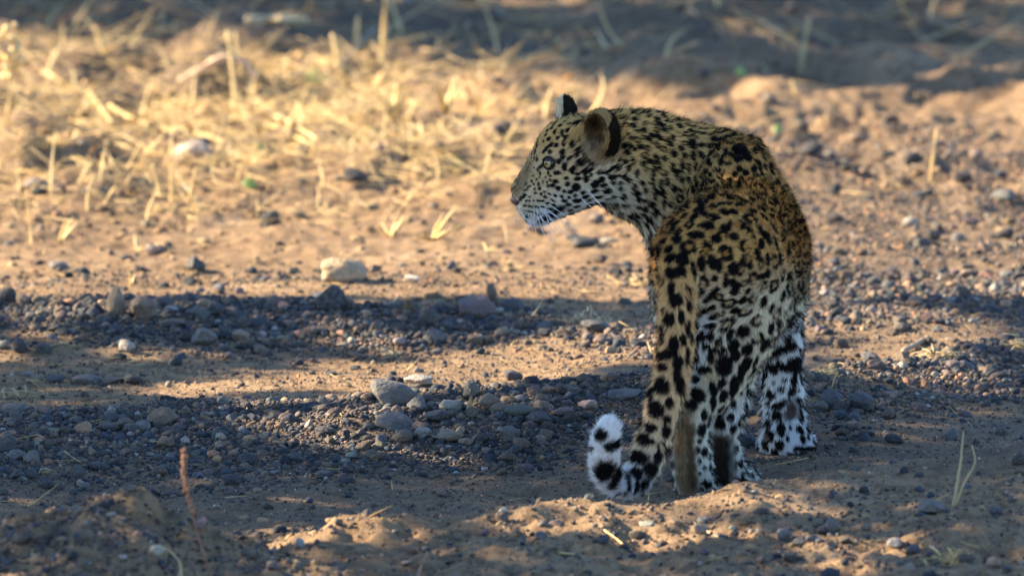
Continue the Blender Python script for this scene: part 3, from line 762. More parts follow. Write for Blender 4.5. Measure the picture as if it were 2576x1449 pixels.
stick([(2272,895),(2300,880),(2335,860)], 20, BARK, 'weathered wood splinter on the gravel at the right', 'wood_piece', .6, 'wood', .15)
stick([(1742,1318),(1770,1335),(1812,1358)], 8, STRAWD, 'grey stick lying on the near bank right of the tail', 'stick', .6)
stick([(1520,1338),(1545,1355),(1585,1388)], 8, STRAW, 'yellow straw on the near bank below the tail', 'straw', .6)
stick([(1405,1395),(1440,1398),(1470,1402)], 8, STRAW, 'pale straw lying flat on the near bank', 'straw', .6)
stick([(1045,1475),(1060,1430),(1076,1396)], 12, REDSTALK, 'reddish stick poking in from the bottom edge', 'stick', .6)
stick([(1290,1033),(1315,1038),(1345,1043)], 4, STRAWD, 'thin straw lying over the flat greenish stone', 'straw', 3)
stick([(1020,1000),(1040,1004),(1060,998)], 6, STRAWD, 'grey twig lying by the layered slab', 'twig', 1)
# pale bark and straw wads
def wad(u, v, w_, h_, label, mat=STRAW, name='straw_wad', n=26, seed=1):
    g = ground_at(u, v); s_ = PXM(g[1]); rr = np.random.default_rng(seed); VV, FF, o = [], [], 0
    for i in range(n):
        a = rr.uniform(0, 6.28); p = g+np.array([rr.normal(0, .28)*w_*s_, rr.normal(0, .3)*w_*s_*.6, abs(rr.normal(0, .3))*h_*s_])
        d = np.array([math.cos(a), math.sin(a), rr.normal(0, .25)])
        V, F = strip(arc(p-d*w_*s_*.25, d, w_*s_*rr.uniform(.3, .7), rr.normal(.2, .2), None, 4), rr.uniform(.002, .005))
        VV.append(V); FF.append(F+o); o += len(V)
    return add_obj(name, mesh_from(name, np.vstack(VV), np.vstack(FF), True), mat, label=label, cat='straw', kind='thing')
wad(2358, 900, 85, 40, 'bright wad of pale straw beside the wood splinter', PALEBARK, n=46, seed=2)
wad(2075, 942, 62, 24, 'yellow dry tuft on the gravel right of the foreleg', STRAW, n=36, seed=3)
wad(2560, 878, 70, 50, 'golden dry grass clump at the right edge on the gravel', STRAW, n=36, seed=4)
wad(45, 1000, 140, 24, 'flattened pale dry grass clump at the left edge in the rut', STRAWD, n=70, seed=5)
wad(168, 872, 66, 16, 'small yellow dry moss like tuft in the far gravel', STRAWD, n=40, seed=6)
wad(985, 900, 60, 30, 'small pale dry grass tuft at the foot of the far berm', STRAWD, n=40, seed=7)
wad(1475, 815, 130, 36, 'pale dry grass matted over the flat dark stone', STRAWD, n=70, seed=8)
wad(360, 912, 110, 12, 'thin straw lying across the far gravel at the left', STRAW, n=16, seed=9)
wad(112, 1190, 46, 22, 'small olive dry tuft in the shaded near gravel', STRAWD, n=40, seed=10)
wad(905, 518, 90, 26, 'pale crumpled husk on the sand left of the leopard', PALEBARK, n=26, seed=11)
wad(1610, 720, 90, 36, 'pale straw heap just left of the rump of the leopard', STRAW, n=36, seed=13)
wad(2380, 1425, 110, 60, 'blurred straw clump at the bottom edge at the right', STRAW, n=40, seed=14)
wad(2190, 1370, 70, 24, 'faint straw clump on the near bank at the right', STRAWD, n=24, seed=15)
wad(1110, 395, 130, 50, 'orange brown dry leaf heap at the right end of the straw', DRYLEAF, n=60, seed=16)
wad(395, 532, 60, 22, 'small golden husk on the sand at the left', STRAW, n=20, seed=17)
# tufts: separate blades from one root
def tuft(u, v, tips, wpx, label, mat=STRAW, name='dry_grass_tuft'):
    g = ground_at(u, v); root = bpy.data.objects.new(name, None); COL.objects.link(root); root.location = g
    root['label'] = label; root['category'] = 'grass tuft'; root['group'] = 'dry grass tufts on the sand'
    for i, (tu, tv) in enumerate(tips):
        tip = W(tu, tv, g[1]+rs.normal(0, .04))-g
        P = np.array([tip*t+np.array([0, 0, .0])+np.array([0, 0, .15*np.linalg.norm(tip)])*t*(1-t) for t in np.linspace(0, 1, 6)])
        V, F = strip(P, wpx*PXM(g[1]), .0008, face=(rs.normal(0, .3), -1, .3))
        add_obj('blade', mesh_from('blade', V, F, True), mat, parent=root)
tuft(1090, 605, [(1150,518),(1115,535),(1172,565),(1040,600),(1130,580),(1100,560),(1060,590)], 9, 'fan shaped straw tuft on the sand left of the chin')
tuft(985, 600, [(1040,535),(1020,540),(1000,545),(945,570),(960,560)], 9, 'smaller fan shaped straw tuft left of the other fan')
tuft(150, 612, [(168,545),(185,545),(195,560),(135,600)], 8, 'small straw tuft on the sand near the left edge')
tuft(345, 630, [(338,590),(350,598),(360,625)], 7, 'tiny straw tuft beside the light grey stone')
tuft(1230, 640, [(1215,610),(1240,618),(1250,625)], 7, 'tiny straw tuft below the leopard muzzle')
tuft(990, 300, [(935,215),(965,220),(1030,230),(1000,210),(960,250)], 13, 'upright straw tuft below the tallest thick stalk')
tuft(1120, 285, [(1080,190),(1100,200),(1150,190),(1160,215),(1135,235)], 12, 'straw tuft with bent blades right of the tallest stalk')
tuft(330, 720, [(340,690),(325,685)], 6, 'two short straws standing on the sand above the tall tan stone')
# foreground stalks
def fg_stalk(paths, depth, wpx, mat, label, beads=None):
    root = bpy.data.objects.new('grass_stalk', None); COL.objects.link(root); b = W(paths[0][0][0], paths[0][0][1], depth); root.location = b
    root['label'] = label; root['category'] = 'stalk'
    for pth in paths:
        P = catmull(np.array([W(u, v, depth) for u, v in pth])-b, 5)
        r = wpx*PXM(depth)*.5*.62
        V, F = rod(P, r, r*.45, 7, 9, .05)
        add_obj('stem', mesh_any('stem', V, F), mat, parent=root)
    if beads:
        VV, FF, o = [], [], 0
        sv, sf = ico(2)
        P = catmull(np.array([W(u, v, depth) for u, v in beads])-b, 14)
        for p in P:
            for k in range(3):
                c = p+rs.normal(0, .0020, 3); VV.append(sv*rs.uniform(.0014, .003)*np.array([1, 1, 1.5])+c); FF.append(sf+o); o += len(sv)
        add_obj('seed_head', mesh_from('seed_head', np.vstack(VV), np.vstack(FF), True), mat, parent=root)
fg_stalk([[(545,1500),(528,1440),(505,1370),(487,1305),(474,1260),(466,1210)]], -1.25, 10, REDSTALK, 'reddish grass stalk with a thin seed head before the gravel', [(487,1290),(472,1240),(464,1190),(462,1135)])
fg_stalk([[(2394,1296),(2405,1225),(2416,1160),(2424,1085)], [(2404,1270),(2425,1215),(2452,1165),(2446,1120)], [(2400,1280),(2412,1200),(2420,1150)]], -.62, 12, STRAWD, 'forked dry grass stalk on the near bank at the right')
fg_stalk([[(462,1480),(455,1430),(440,1395),(400,1370)], [(440,1480),(455,1420),(430,1390)]], -1.3, 8, STRAWD, 'pale bent grass blade at the lower left edge')
# leaves
def leaf(u, v, w_, h_, mat, label, name='leaf', depth_lift=.004, curl=.3, seed=0, cat='leaf'):
    g = ground_at(u, v+h_*.45); s_ = PXM(g[1]); rr = np.random.default_rng(seed)
    V, F = [], []
    n, k = 9, 5
    for i in range(n):
        t = i/(n-1); half = math.sin(math.pi*min(max(t, .02), .98))**.7*.5
        for j in range(k):
            a = (j/(k-1)-.5)*2*half
            V.append(((t-.5)*w_*s_, a*h_*s_*.6, (.5+a*.9)*h_*s_+curl*h_*s_*abs(a)*.6+.12*h_*s_*math.sin(t*5)))
    for i in range(n-1):
        for j in range(k-1):
            F.append((i*k+j, i*k+j+1, (i+1)*k+j+1, (i+1)*k+j))
    o = add_obj(name, mesh_any(name, V, F), mat, label=label, cat=cat, loc=g)
    so = o.modifiers.new('thickness', 'SOLIDIFY'); so.thickness = .0006
    o.rotation_euler = (0, 0, rr.normal(0, .3))
    return o
leaf(795, 200, 60, 34, GREENLEAF, 'bright green leaf lying among the straw at the top', seed=1)
leaf(1200, 792, 42, 26, GREENLEAF, 'pale green leaf in front of the broad purple boulder', seed=2)
leaf(662, 374, 44, 22, GREENLEAF, 'small dark green leaf in the middle of the straw', seed=3)
leaf(628, 466, 40, 26, GREENLEAF, 'small green leaf at the lower edge of the straw', seed=4)
leaf(1150, 412, 36, 24, GREENLEAF, 'blue green leaf beside the orange brown leaf heap', seed=5)
leaf(1863, 186, 30, 26, GREENLEAF, 'faint yellow green leaf in the shade behind the back', seed=6)
leaf(1958, 330, 26, 24, GREENLEAF, 'yellow green leaf behind the shoulder of the leopard', seed=7)
leaf(1181, 1022, 14, 40, DRYLEAF, 'narrow brown dry leaf standing below the upright round stone', seed=8)
leaf(520, 285, 52, 34, DRYLEAF, 'curled brown leaf in the middle of the straw', seed=9)
leaf(150, 355, 60, 24, DRYLEAF, 'orange dry leaf at the left of the straw', seed=10)
leaf(2346, 440, 30, 18, DRYLEAF, 'orange brown leaf on the stony ground at the right', seed=11)
leaf(2208, 620, 26, 16, DRYLEAF, 'small yellow leaf on the stony ground right of the flank', seed=12)
# seed head on the stem at the left edge
_g = ground_at(12, 330); VV, FF, o = [], [], 0; sv, sf = ico(2)
for k in range(46):
    c = W(rs.normal(26, 12), rs.normal(160, 34), _g[1])+rs.normal(0, .012, 3); VV.append(sv*rs.uniform(.006, .012)+c); FF.append(sf+o); o += len(sv)
add_obj('seed_head', mesh_from('seed_head', np.vstack(VV), np.vstack(FF), True), STRAW, parent=next(o for l, o in STALK_OBJ.items() if l.startswith('stem carrying')))
say('straw')
# ================================================================== unseen trees on the sun side; crowns shaped to shade the track as wanted
rt = np.random.default_rng(12)
def in_poly(u, v, P):
    P = np.asarray(P, float); r = np.zeros(len(u), bool); j = len(P)-1
    for i in range(len(P)):
        c = ((P[i, 1] > v) != (P[j, 1] > v)) & (u < (P[j, 0]-P[i, 0])*(v-P[i, 1])/(P[j, 1]-P[i, 1]+1e-9)+P[i, 0])
        r ^= c; j = i
    return r
# sun patches planned on the ground; crown gaps are cut to match, with openness
GAPS = [([(1700, 210), (1900, 240), (2576, 340), (3400, 390), (3400, 690), (2576, 705), (2200, 740), (1900, 760), (1740, 745)], .60),
        ([(-900, 40), (0, 60), (450, 95), (900, 155), (1400, 190), (1700, 210), (1760, 480), (1760, 745), (1640, 735), (1300, 742), (850, 738), (0, 748), (-900, 750)], .97),
        ([(1990, 770), (2330, 790), (2576, 830), (2576, 870), (2150, 875), (2000, 860)], .8),
        ([(700, 925), (1250, 872), (1640, 835), (2000, 850), (2000, 930), (1640, 948), (1300, 985), (950, 1005), (820, 985)], 1.0),
        ([(330, 960), (820, 930), (900, 1000), (560, 1015), (350, 1010)], .95),
        ([(-600, -400), (3000, -400), (3000, 250), (1900, 180), (0, 40), (-600, 20)], .27),
        ([(-300, 760), (700, 765), (1300, 770), (1300, 850), (900, 900), (-300, 930)], .40),
        ([(700, 1085), (900, 1005), (1240, 982), (1450, 995), (1470, 1110), (1320, 1172), (1000, 1165), (740, 1150)], .80),
        ([(380, 1040), (900, 1020), (880, 1110), (200, 1120), (100, 1050)], .36),
        ([(2070, 880), (2620, 860), (2620, 985), (2400, 1010), (2080, 995)], .62),
        ([(700, 1340), (1300, 1260), (1700, 1240), (2000, 1235), (2350, 1330), (2500, 1460), (2000, 1600), (900, 1600)], .48),
        ([(0, 1250), (250, 1235), (450, 1280), (700, 1370), (700, 1600), (-300, 1600)], .30)]
def open_at(x, y):
    u, v = uv_of(np.stack([x, y, np.zeros_like(x)], 1))
    o = np.zeros(len(x))
    amp = 18+60*(1-sstep(220, 520, v))
    for P, f in GAPS: o = np.maximum(o, in_poly(u+30*vnoise(x*9, y*5), v+18*vnoise(x*8+3, y*4)+(amp-18)*vnoise(x*2.6+5, y*1.7), P)*f)
    # keep the crown closed where it has to shade the leopard
    for z in np.linspace(0, .72, 19):
        X = x-z*SX; Y = y-z*SY
        a = (X > -.06) & (X < .66) & (Y > -.28) & (Y < .68) if z < .45 else (X > -.06) & (X < .62) & (Y > -.05) & (Y < .72)
        o[a] = 0
    return o
SX = -SUN_DIR[0]/SUN_DIR[2]; SY = -SUN_DIR[1]/SUN_DIR[2]          # drift of a shadow per metre of height
LEAF = plant_mat('acacia leaves', (.045, .075, .022), (.10, .14, .045), .6)
TRUNK = plant_mat('acacia bark', (.09, .065, .045), (.17, .125, .085), .95)
def crown_points(n, reg, zlo, zhi, base_open=0.0):
    x = rt.uniform(reg[0], reg[1], n); y = rt.uniform(reg[2], reg[3], n)
    o = np.maximum(open_at(x, y), base_open)
    clump = np.clip(.5+.42*vnoise(x*6.5+31, y*4.5)+.24*vnoise(x*17, y*12+8), 0, 1)
    # partly open areas become patches rather than a thin veil
    keep = clump > o*1.02
    keep |= (o < .05)
    x, y = x[keep], y[keep]
    z = zlo+(zhi-zlo)*np.clip(.5+.28*rt.normal(size=len(x)), 0, 1)
    return np.stack([x-SX*z, y-SY*z, z], 1)
def tree(C, base, size, label):
    root = bpy.data.objects.new('acacia_tree', None); COL.objects.link(root); root.location = base
    root['label'] = label; root['category'] = 'tree'; root['group'] = 'trees shading the track'
    n = len(C)
    a = rt.normal(size=(n, 3)); a /= np.linalg.norm(a, axis=1, keepdims=True)
    b = np.cross(a, rt.normal(size=(n, 3))); b /= np.linalg.norm(b, axis=1, keepdims=True)
    s = size*rt.uniform(.7, 1.3, (n, 1))
    c = np.cross(a, b)*s*.18
    Q = np.stack([C-a*s, C+b*s*.55+c, C+a*s, C-b*s*.55+c], 1)-base
    F = np.arange(n*4).reshape(n, 4)
    o = add_obj('crown', mesh_from('crown', Q.reshape(-1, 3), F), LEAF, parent=root); o['kind'] = 'stuff'
    mid = C.mean(0)-base
    top = np.array([mid[0]*.35, mid[1]*.35, mid[2]*.62])
    V, Fr = rod(catmull(np.array([[0, 0, -.15], top*.4+np.array([.06, -.04, 0]), top]), 6), .16, .10, 10, 4, .05)
    add_obj('trunk', mesh_any('trunk', V, Fr), TRUNK, parent=root)
    for k in range(11):
        e = C[rt.integers(0, n)]-base; m_ = (top+e)/2+np.array([0, 0, .25])+rt.normal(0, .12, 3)
        V, Fr = rod(catmull(np.array([top*rt.uniform(.75, 1.0), m_, e]), 5), .05, .008, 7, k, .05)
        add_obj('branch', mesh_any('branch', V, Fr), TRUNK, parent=root)
C1 = crown_points(30000, (-1.7, 2.2, -2.4, 2.4), 1.9, 3.3)
tree(C1, np.array([-6.1, .9, 0.0]), .042, 'unseen low spreading acacia left of the track, crown shaped to shade the leopard')
C2 = crown_points(34000, (-2.8, 3.4, 6.0, 13.5), 2.2, 4.2, .0)
tree(C2, np.array([-7.4, 11.5, 0.0]), .068, 'larger unseen acacia farther back, crown shaped to shade the litter along the top')
say('trees', len(C1), len(C2))
FUR_COUNT=380000
# ================================================================== leopard
HY = 0.46                                   # depth of the head
PHI = R(10)
HF = np.array([-math.cos(PHI), -math.sin(PHI), 0.0])     # the way the head looks
HL = np.array([math.sin(PHI), -math.cos(PHI), 0.0])      # its left side
HU = np.array([0.0, 0.0, 1.0])
GOLD = srgb(202, 156, 92); TAN = srgb(202, 180, 142); PALE = srgb(222, 212, 194); WHITE = srgb(240, 238, 234)
RUST = srgb(198, 146, 82); OLIVE = srgb(196, 162, 106)
PRIMS = []
def tube(st, k=0.03, n=5, up=(0, 0, 1), rev=False, ctop=TAN, cbot=PALE, length=0.014, spot=0.011, ros=0.3, lift=0.35, carr=None):
    """st rows: u, v, depth, half width, half height; the hair lies from the first station to the last (rev: the other way)"""
    rows = []
    for s in st:
        p = s[0] if isinstance(s[0], np.ndarray) else W(*s[:3])
        wh = s[1:] if isinstance(s[0], np.ndarray) else s[3:]
        rows.append([*p, *wh])
    rows = np.array(rows, float)
    if carr is not None:
        rows = np.hstack([rows, np.array(carr, float)])
    D = catmull(rows, n)
    PRIMS.append(dict(kind='tube', P=D[:, :3], w=D[:, 3], h=D[:, 4], C=D[:, 5:8] if carr is not None else None, up=np.array(up, float),
                      k=k, rev=rev, ctop=ctop, cbot=cbot, len=length, spot=spot, ros=ros, lift=lift))
def ell(c, r, axes=None, k=0.02, flow=(0, 0, -1), carve=False, **kw):
    A = np.eye(3) if axes is None else np.array([np.asarray(a)/np.linalg.norm(a) for a in axes])
    d = dict(kind='ell', c=np.asarray(c, float), r=np.asarray(r, float), A=A, k=k, carve=carve, flow=np.array(flow, float),
             ctop=TAN, cbot=PALE, len=0.012, spot=0.011, ros=0.3, lift=0.35)
    d.update(kw)
    if 'length' in d: d['len'] = d.pop('length')
    PRIMS.append(d)
HEADAX = (HF, HL, HU)
def hp(u, v, c=0.0):
    return W(u, v, HY) + HL*c

# --- trunk and neck, tail root to skull
tube([(1722, 660, -.075, .045, .055), (1760, 670, -.035, .082, .098), (1803, 660, .03, .116, .122), (1862, 652, .13, .117, .122), (1884, 640, .26, .114, .132),
      (1874, 614, .40, .110, .134), (1830, 555, .50, .100, .155), (1765, 490, .545, .090, .122), (1690, 446, .535, .080, .110),
      (1610, 414, .51, .074, .106), (1545, 398, .485, .070, .092)],
     k=0.03, n=6, rev=True, ctop=GOLD, cbot=lerp(TAN, PALE, .45), length=0.011, spot=0.0100, ros=0.45, lift=0.32)
# withers and shoulder blades
tube([(1860, 432, .45, .045, .045), (1826, 412, .52, .048, .048), (1766, 390, .56, .048, .048)], k=0.03, rev=True, ctop=GOLD, cbot=TAN, length=.012, spot=.011, ros=.4)
ell(W(1884, 412, .50), (.036, .05, .050), k=0.012, ctop=GOLD, cbot=TAN, length=.013, spot=.011, ros=.3, flow=(.6, -.7, -.3))
ell(W(1822, 398, .53), (.05, .045, .048), k=0.02, ctop=GOLD, cbot=TAN, length=.012, spot=.010, ros=.3, flow=(.7, -.6, -.2))
ell(W(1925, 640, .44), (.055, .085, .125), k=0.04, spot=.010, ros=.4)
# chest below the neck
tube([(1710, 560, .53, .06, .06), (1745, 650, .52, .065, .065), (1790, 760, .50, .065, .06)], k=0.04, ctop=TAN, cbot=PALE, spot=.009, ros=.1, length=.016)
# belly
tube([(1880, 770, .14, .075, .055), (1900, 768, .28, .085, .06), (1880, 760, .42, .08, .06)], k=0.05, ctop=TAN, cbot=WHITE, spot=.012, ros=.1)
# --- right hind leg
tube([(1835, 640, .05, .085, .085), (1862, 740, .07, .088, .100), (1858, 840, .075, .066, .088), (1825, 930, .05, .045, .062), (1785, 990, .0, .037, .042), (1750, 1020, -.045, .029, .030)],
     k=0.03, ctop=lerp(TAN, PALE, .4), cbot=lerp(TAN, PALE, .4), length=.009, spot=.013, ros=.55, up=(0, 1, 0))
tube([(1845, 900, .10, .036, .05), (1842, 980, .09, .03, .034), (1838, 1050, .06, .022, .022)], k=0.03, ctop=PALE, cbot=PALE, spot=.011, ros=.1, length=.012, up=(0, 1, 0))
tube([(1740, 1018, -.05, .031, .028), (1738, 1085, -.045, .034, .028), (1741, 1160, -.03, .036, .028), (1750, 1222, -.005, .038, .026)], k=0.015, ctop=PALE, cbot=PALE, length=.009, spot=.008, ros=0, up=(0, 1, 0))
tube([(1752, 1235, .01, .036, .020), (1775, 1236, .07, .040, .020)], k=0.012, ctop=PALE, cbot=PALE, length=.008, spot=.007, ros=0)
ell(W(1726, 1022, -.062), (.026, .026, .034), k=.02, ctop=TAN, cbot=PALE, length=.009, spot=.009, ros=0)
# --- left hind leg
tube([(1790, 690, .03, .08, .09), (1800, 830, .08, .06, .08), (1822, 940, .12, .036, .05), (1822, 1050, .06, .028, .028)], k=0.025, ctop=PALE, cbot=WHITE, length=.016, spot=.012, ros=.1, up=(0, 1, 0))
tube([(1822, 1058, .055, .026, .026), (1822, 1130, .065, .027, .025), (1833, 1205, .085, .034, .026)], k=0.015, ctop=PALE, cbot=PALE, length=.009, spot=.009, ros=0, up=(0, 1, 0))
tube([(1835, 1207, .09, .034, .022), (1862, 1196, .15, .040, .022)], k=0.012, ctop=PALE, cbot=PALE, length=.008, spot=.008, ros=0)
for du, dv in ((-10, 6), (10, 6), (26, 2)):
    ell(W(1858+du, 1198+dv, .165), (.018, .03, .017), k=.008, length=.006, ctop=PALE, cbot=PALE, spot=.006)
tube([(1772, 800, 0.01, .042, .045), (1768, 890, .01, .040, .042), (1762, 970, -.01, .034, .036)], k=.03, ctop=TAN, cbot=TAN, length=.012, spot=.010, ros=0, lift=.4, up=(0, 1, 0))
# buttocks and white fringe between the thighs
ell(W(1752, 790, -.01), (.04, .045, .085), k=0.04, ctop=TAN, cbot=TAN, length=.014, spot=.010, ros=0, lift=.5)
# left thigh, seen beside the tail
ell(W(1708, 740, .05), (.045, .08, .10), k=0.035, ctop=PALE, cbot=PALE, length=.012, spot=.012, ros=.2)
# --- right foreleg
tube([(1926, 660, .42, .052, .075), (1944, 760, .41, .046, .065), (1964, 850, .40, .040, .048), (1967, 930, .41, .036, .037), (1970, 1000, .42, .036, .033), (1973, 1050, .425, .037, .031), (1976, 1100, .43, .044, .030)],
     k=0.025, ctop=WHITE, cbot=WHITE, length=.012, spot=.012, ros=0, up=(0, 1, 0))
for du, dv, dy, r in ((-46, 18, .46, .024), (-18, 22, .48, .025), (14, 22, .48, .025), (44, 16, .455, .024)):
    ell(W(1980+du, 1102+dv-2, dy), (r*.92, .036, r*.85), k=.007, length=.0055, ctop=WHITE, cbot=WHITE, spot=.008, ros=0, flow=(0, .8, -.3))
ell(W(1978, 1108, .44), (.045, .04, .026), k=.015, length=.006, ctop=WHITE, cbot=WHITE, spot=.008, ros=0)
# --- left foreleg, mostly hidden behind the hind legs
tube([(1790, 700, .50, .05, .065), (1776, 850, .50, .036, .045), (1768, 980, .51, .028, .032), (1764, 1080, .52, .036, .030)], k=0.025, ctop=WHITE, cbot=WHITE, length=.012, spot=.012, ros=0, up=(0, 1, 0))
ell(W(1764, 1100, .54), (.05, .05, .026), k=.015, length=.009, ctop=WHITE, cbot=WHITE)
# --- tail
tube([(1722, 622, -.05, .038, .036), (1708, 672, -.105, .034, .032), (1704, 760, -.135, .031, .030), (1699, 850, -.14, .030, .029), (1688, 940, -.14, .0300, .0290), (1670, 1020, -.14, .030, .029),
      (1649, 1095, -.14, .028, .027), (1626, 1160, -.145, .027, .027), (1592, 1205, -.16, .023, .023), (1550, 1212, -.185, .021, .021), (1522, 1182, -.20, .022, .022), (1521, 1125, -.205, .023, .023), (1530, 1078, -.20, .018, .018)],
     k=0.02, n=5, length=.012, spot=.012, ros=.4, lift=.42, up=(0, 1, .2),
     carr=[GOLD, GOLD, lerp(GOLD, PALE, .15), lerp(GOLD, PALE, .2), lerp(GOLD, PALE, .25), lerp(GOLD, PALE, .35), lerp(GOLD, PALE, .45), lerp(GOLD, PALE, .75), WHITE, WHITE, WHITE, WHITE, WHITE])
# --- head
HK = dict(ctop=OLIVE, cbot=PALE, ros=0.0, lift=.30, flow=-HF)
ell(hp(1475, 384), (.080, .062, .070), HEADAX, k=.025, length=.007, spot=.0055, **HK)
ell(hp(1418, 376), (.052, .050, .052), HEADAX, k=.025, length=.005, spot=.0045, **HK)
ell(hp(1440, 448, .022), (.066, .042, .052), HEADAX, k=.02, length=.006, spot=.0062, **HK)
ell(hp(1440, 448, -.022), (.066, .042, .052), HEADAX, k=.02, length=.006, spot=.0062, **HK)
NB = dict(k=.016, rev=False, length=.0035, spot=.0032, ros=0, lift=.25, up=(0, 0, 1), n=4)
tube([(hp(1310, 472), .021, .016), (hp(1336, 440), .023, .021), (hp(1362, 408), .027, .025), (hp(1396, 376), .034, .028)], ctop=srgb(172, 150, 112), cbot=TAN, **NB)
tube([(hp(1318, 492), .022, .022), (hp(1350, 490), .032, .032), (hp(1395, 470), .040, .042)], ctop=TAN, cbot=PALE, **NB)
for s in (1, -1):
    ell(hp(1342, 518, .015*s), (.029, .022, .024), HEADAX, k=.012, length=.004, spot=.0035, ctop=TAN, cbot=PALE, ros=0, lift=.3, flow=-HF)
    ell(hp(1378, 398, .030*s), (.026, .017, .017), HEADAX, k=.016, length=.004, spot=.004, **HK)
ell(hp(1350, 544), (.024, .020, .016), HEADAX, k=.012, length=.004, spot=.003, ctop=WHITE, cbot=WHITE, ros=0, lift=.35, flow=-HF+np.array([0, 0, -1.0]))
tube([(hp(1352, 542), .018, .014), (hp(1400, 522), .026, .020), (hp(1460, 488), .036, .026)], ctop=PALE, cbot=PALE, k=.015, length=.008, spot=.005, ros=0, lift=.3, up=(0, 0, 1))
# ears: a shell with a hollow that looks outwards and forwards
def ear(center, n, upv, rx, rz, thick, k=.012):
    n = np.asarray(n, float); n /= np.linalg.norm(n)
    upv = np.asarray(upv, float); upv = upv - n*(upv @ n); upv /= np.linalg.norm(upv)
    sd = np.cross(n, upv)
    ell(center, (thick, rx, rz), (n, sd, upv), k=k, length=.005, spot=.02, ros=0, lift=.4, flow=upv, ctop=srgb(156, 128, 84), cbot=srgb(150, 124, 84))
    ell(center + n*thick*.82 + upv*.004, (thick*1.05, rx*.80, rz*.80), (n, sd, upv), carve=True)
    return dict(c=center, n=n, u=upv, s=sd, rx=rx, rz=rz, t=thick)
EAR_N = ear(hp(1496, 332, .054), HL*.60 + HF*.80 + HU*.03, HU*1.0 + HL*.22 + HF*.10, .042, .050, .031)
EAR_F = ear(hp(1438, 306, -.060), -HL*.30 + HF*.95 - HU*.1, HU*1.0 - HL*.25 + HF*.45, .028, .042, .022)

def seg_eval(p, A, B, wa, wb, ha, hb, up):
    AB = B-A; L2 = AB @ AB; Tn = AB/math.sqrt(L2)
    S = np.cross(Tn, up); nS = np.linalg.norm(S)
    S = np.cross(Tn, [1, 0, 0]) if nS < 1e-3 else S
    S = S/np.linalg.norm(S); U = np.cross(S, Tn)
    q = p-A
    t = np.clip((q @ AB)/L2, 0, 1)
    q = q - t[..., None]*AB
    w = wa+(wb-wa)*t; h = ha+(hb-ha)*t
    m = np.minimum(w, h)
    b = q @ U
    val = (np.sqrt((q @ S/w)**2 + (b/h)**2 + (q @ Tn/m)**2)-1)*m
    return val.astype(np.float32), t, b/h, Tn
def ell_eval(p, e):
    q = (p-e['c']) @ e['A'].T
    return ((np.sqrt(((q/e['r'])**2).sum(-1))-1)*e['r'].min()).astype(np.float32)
def build_sdf(h):
    lo = np.array([9.]*3); hi = -lo
    for e in PRIMS:
        if e['kind'] == 'tube':
            r = np.maximum(e['w'], e['h'])[:, None]
            lo = np.minimum(lo, (e['P']-r).min(0)); hi = np.maximum(hi, (e['P']+r).max(0))
        elif not e['carve']:
            lo = np.minimum(lo, e['c']-e['r'].max()); hi = np.maximum(hi, e['c']+e['r'].max())
    lo -= 3*h; hi += 3*h
    N = np.ceil((hi-lo)/h).astype(int)+1
    D = np.full(N, .2, np.float32)
    ax = [lo[i]+h*np.arange(N[i]) for i in range(3)]
    def block(a, b):
        i0 = np.maximum(np.floor((a-lo)/h).astype(int), 0); i1 = np.minimum(np.ceil((b-lo)/h).astype(int)+1, N)
        g = np.stack(np.meshgrid(*[ax[i][i0[i]:i1[i]] for i in range(3)], indexing='ij'), -1)
        return tuple(slice(i0[i], i1[i]) for i in range(3)), g
    for e in PRIMS:
        pad = e['k']+.012
        if e['kind'] == 'tube':
            r = np.maximum(e['w'], e['h']).max()+pad
            a, b = (e['P']-r).min(0), (e['P']+r).max(0)
            i0 = np.maximum(np.floor((a-lo)/h).astype(int), 0); i1 = np.minimum(np.ceil((b-lo)/h).astype(int)+1, N)
            tmp = np.full(i1-i0, .2, np.float32)
            for i in range(len(e['P'])-1):
                rr = max(e['w'][i:i+2].max(), e['h'][i:i+2].max())+pad
                sl, g = block(np.minimum(e['P'][i], e['P'][i+1])-rr, np.maximum(e['P'][i], e['P'][i+1])+rr)
                d = seg_eval(g, e['P'][i], e['P'][i+1], e['w'][i], e['w'][i+1], e['h'][i], e['h'][i+1], e['up'])[0]
                ls = tuple(slice(sl[j].start-i0[j], sl[j].stop-i0[j]) for j in range(3))
                tmp[ls] = np.minimum(tmp[ls], d)
            sl = tuple(slice(i0[j], i1[j]) for j in range(3)); d = tmp
        else:
            sl, g = block(e['c']-e['r'].max()-pad, e['c']+e['r'].max()+pad)
            d = ell_eval(g, e)
        A = D[sl]
        if e.get('carve'):
            D[sl] = np.maximum(A, -d)
        else:
            k = e['k']
            hh = np.clip(.5+.5*(A-d)/k, 0, 1)
            D[sl] = A + (d-A)*hh - k*hh*(1-hh)
    return D, lo, N
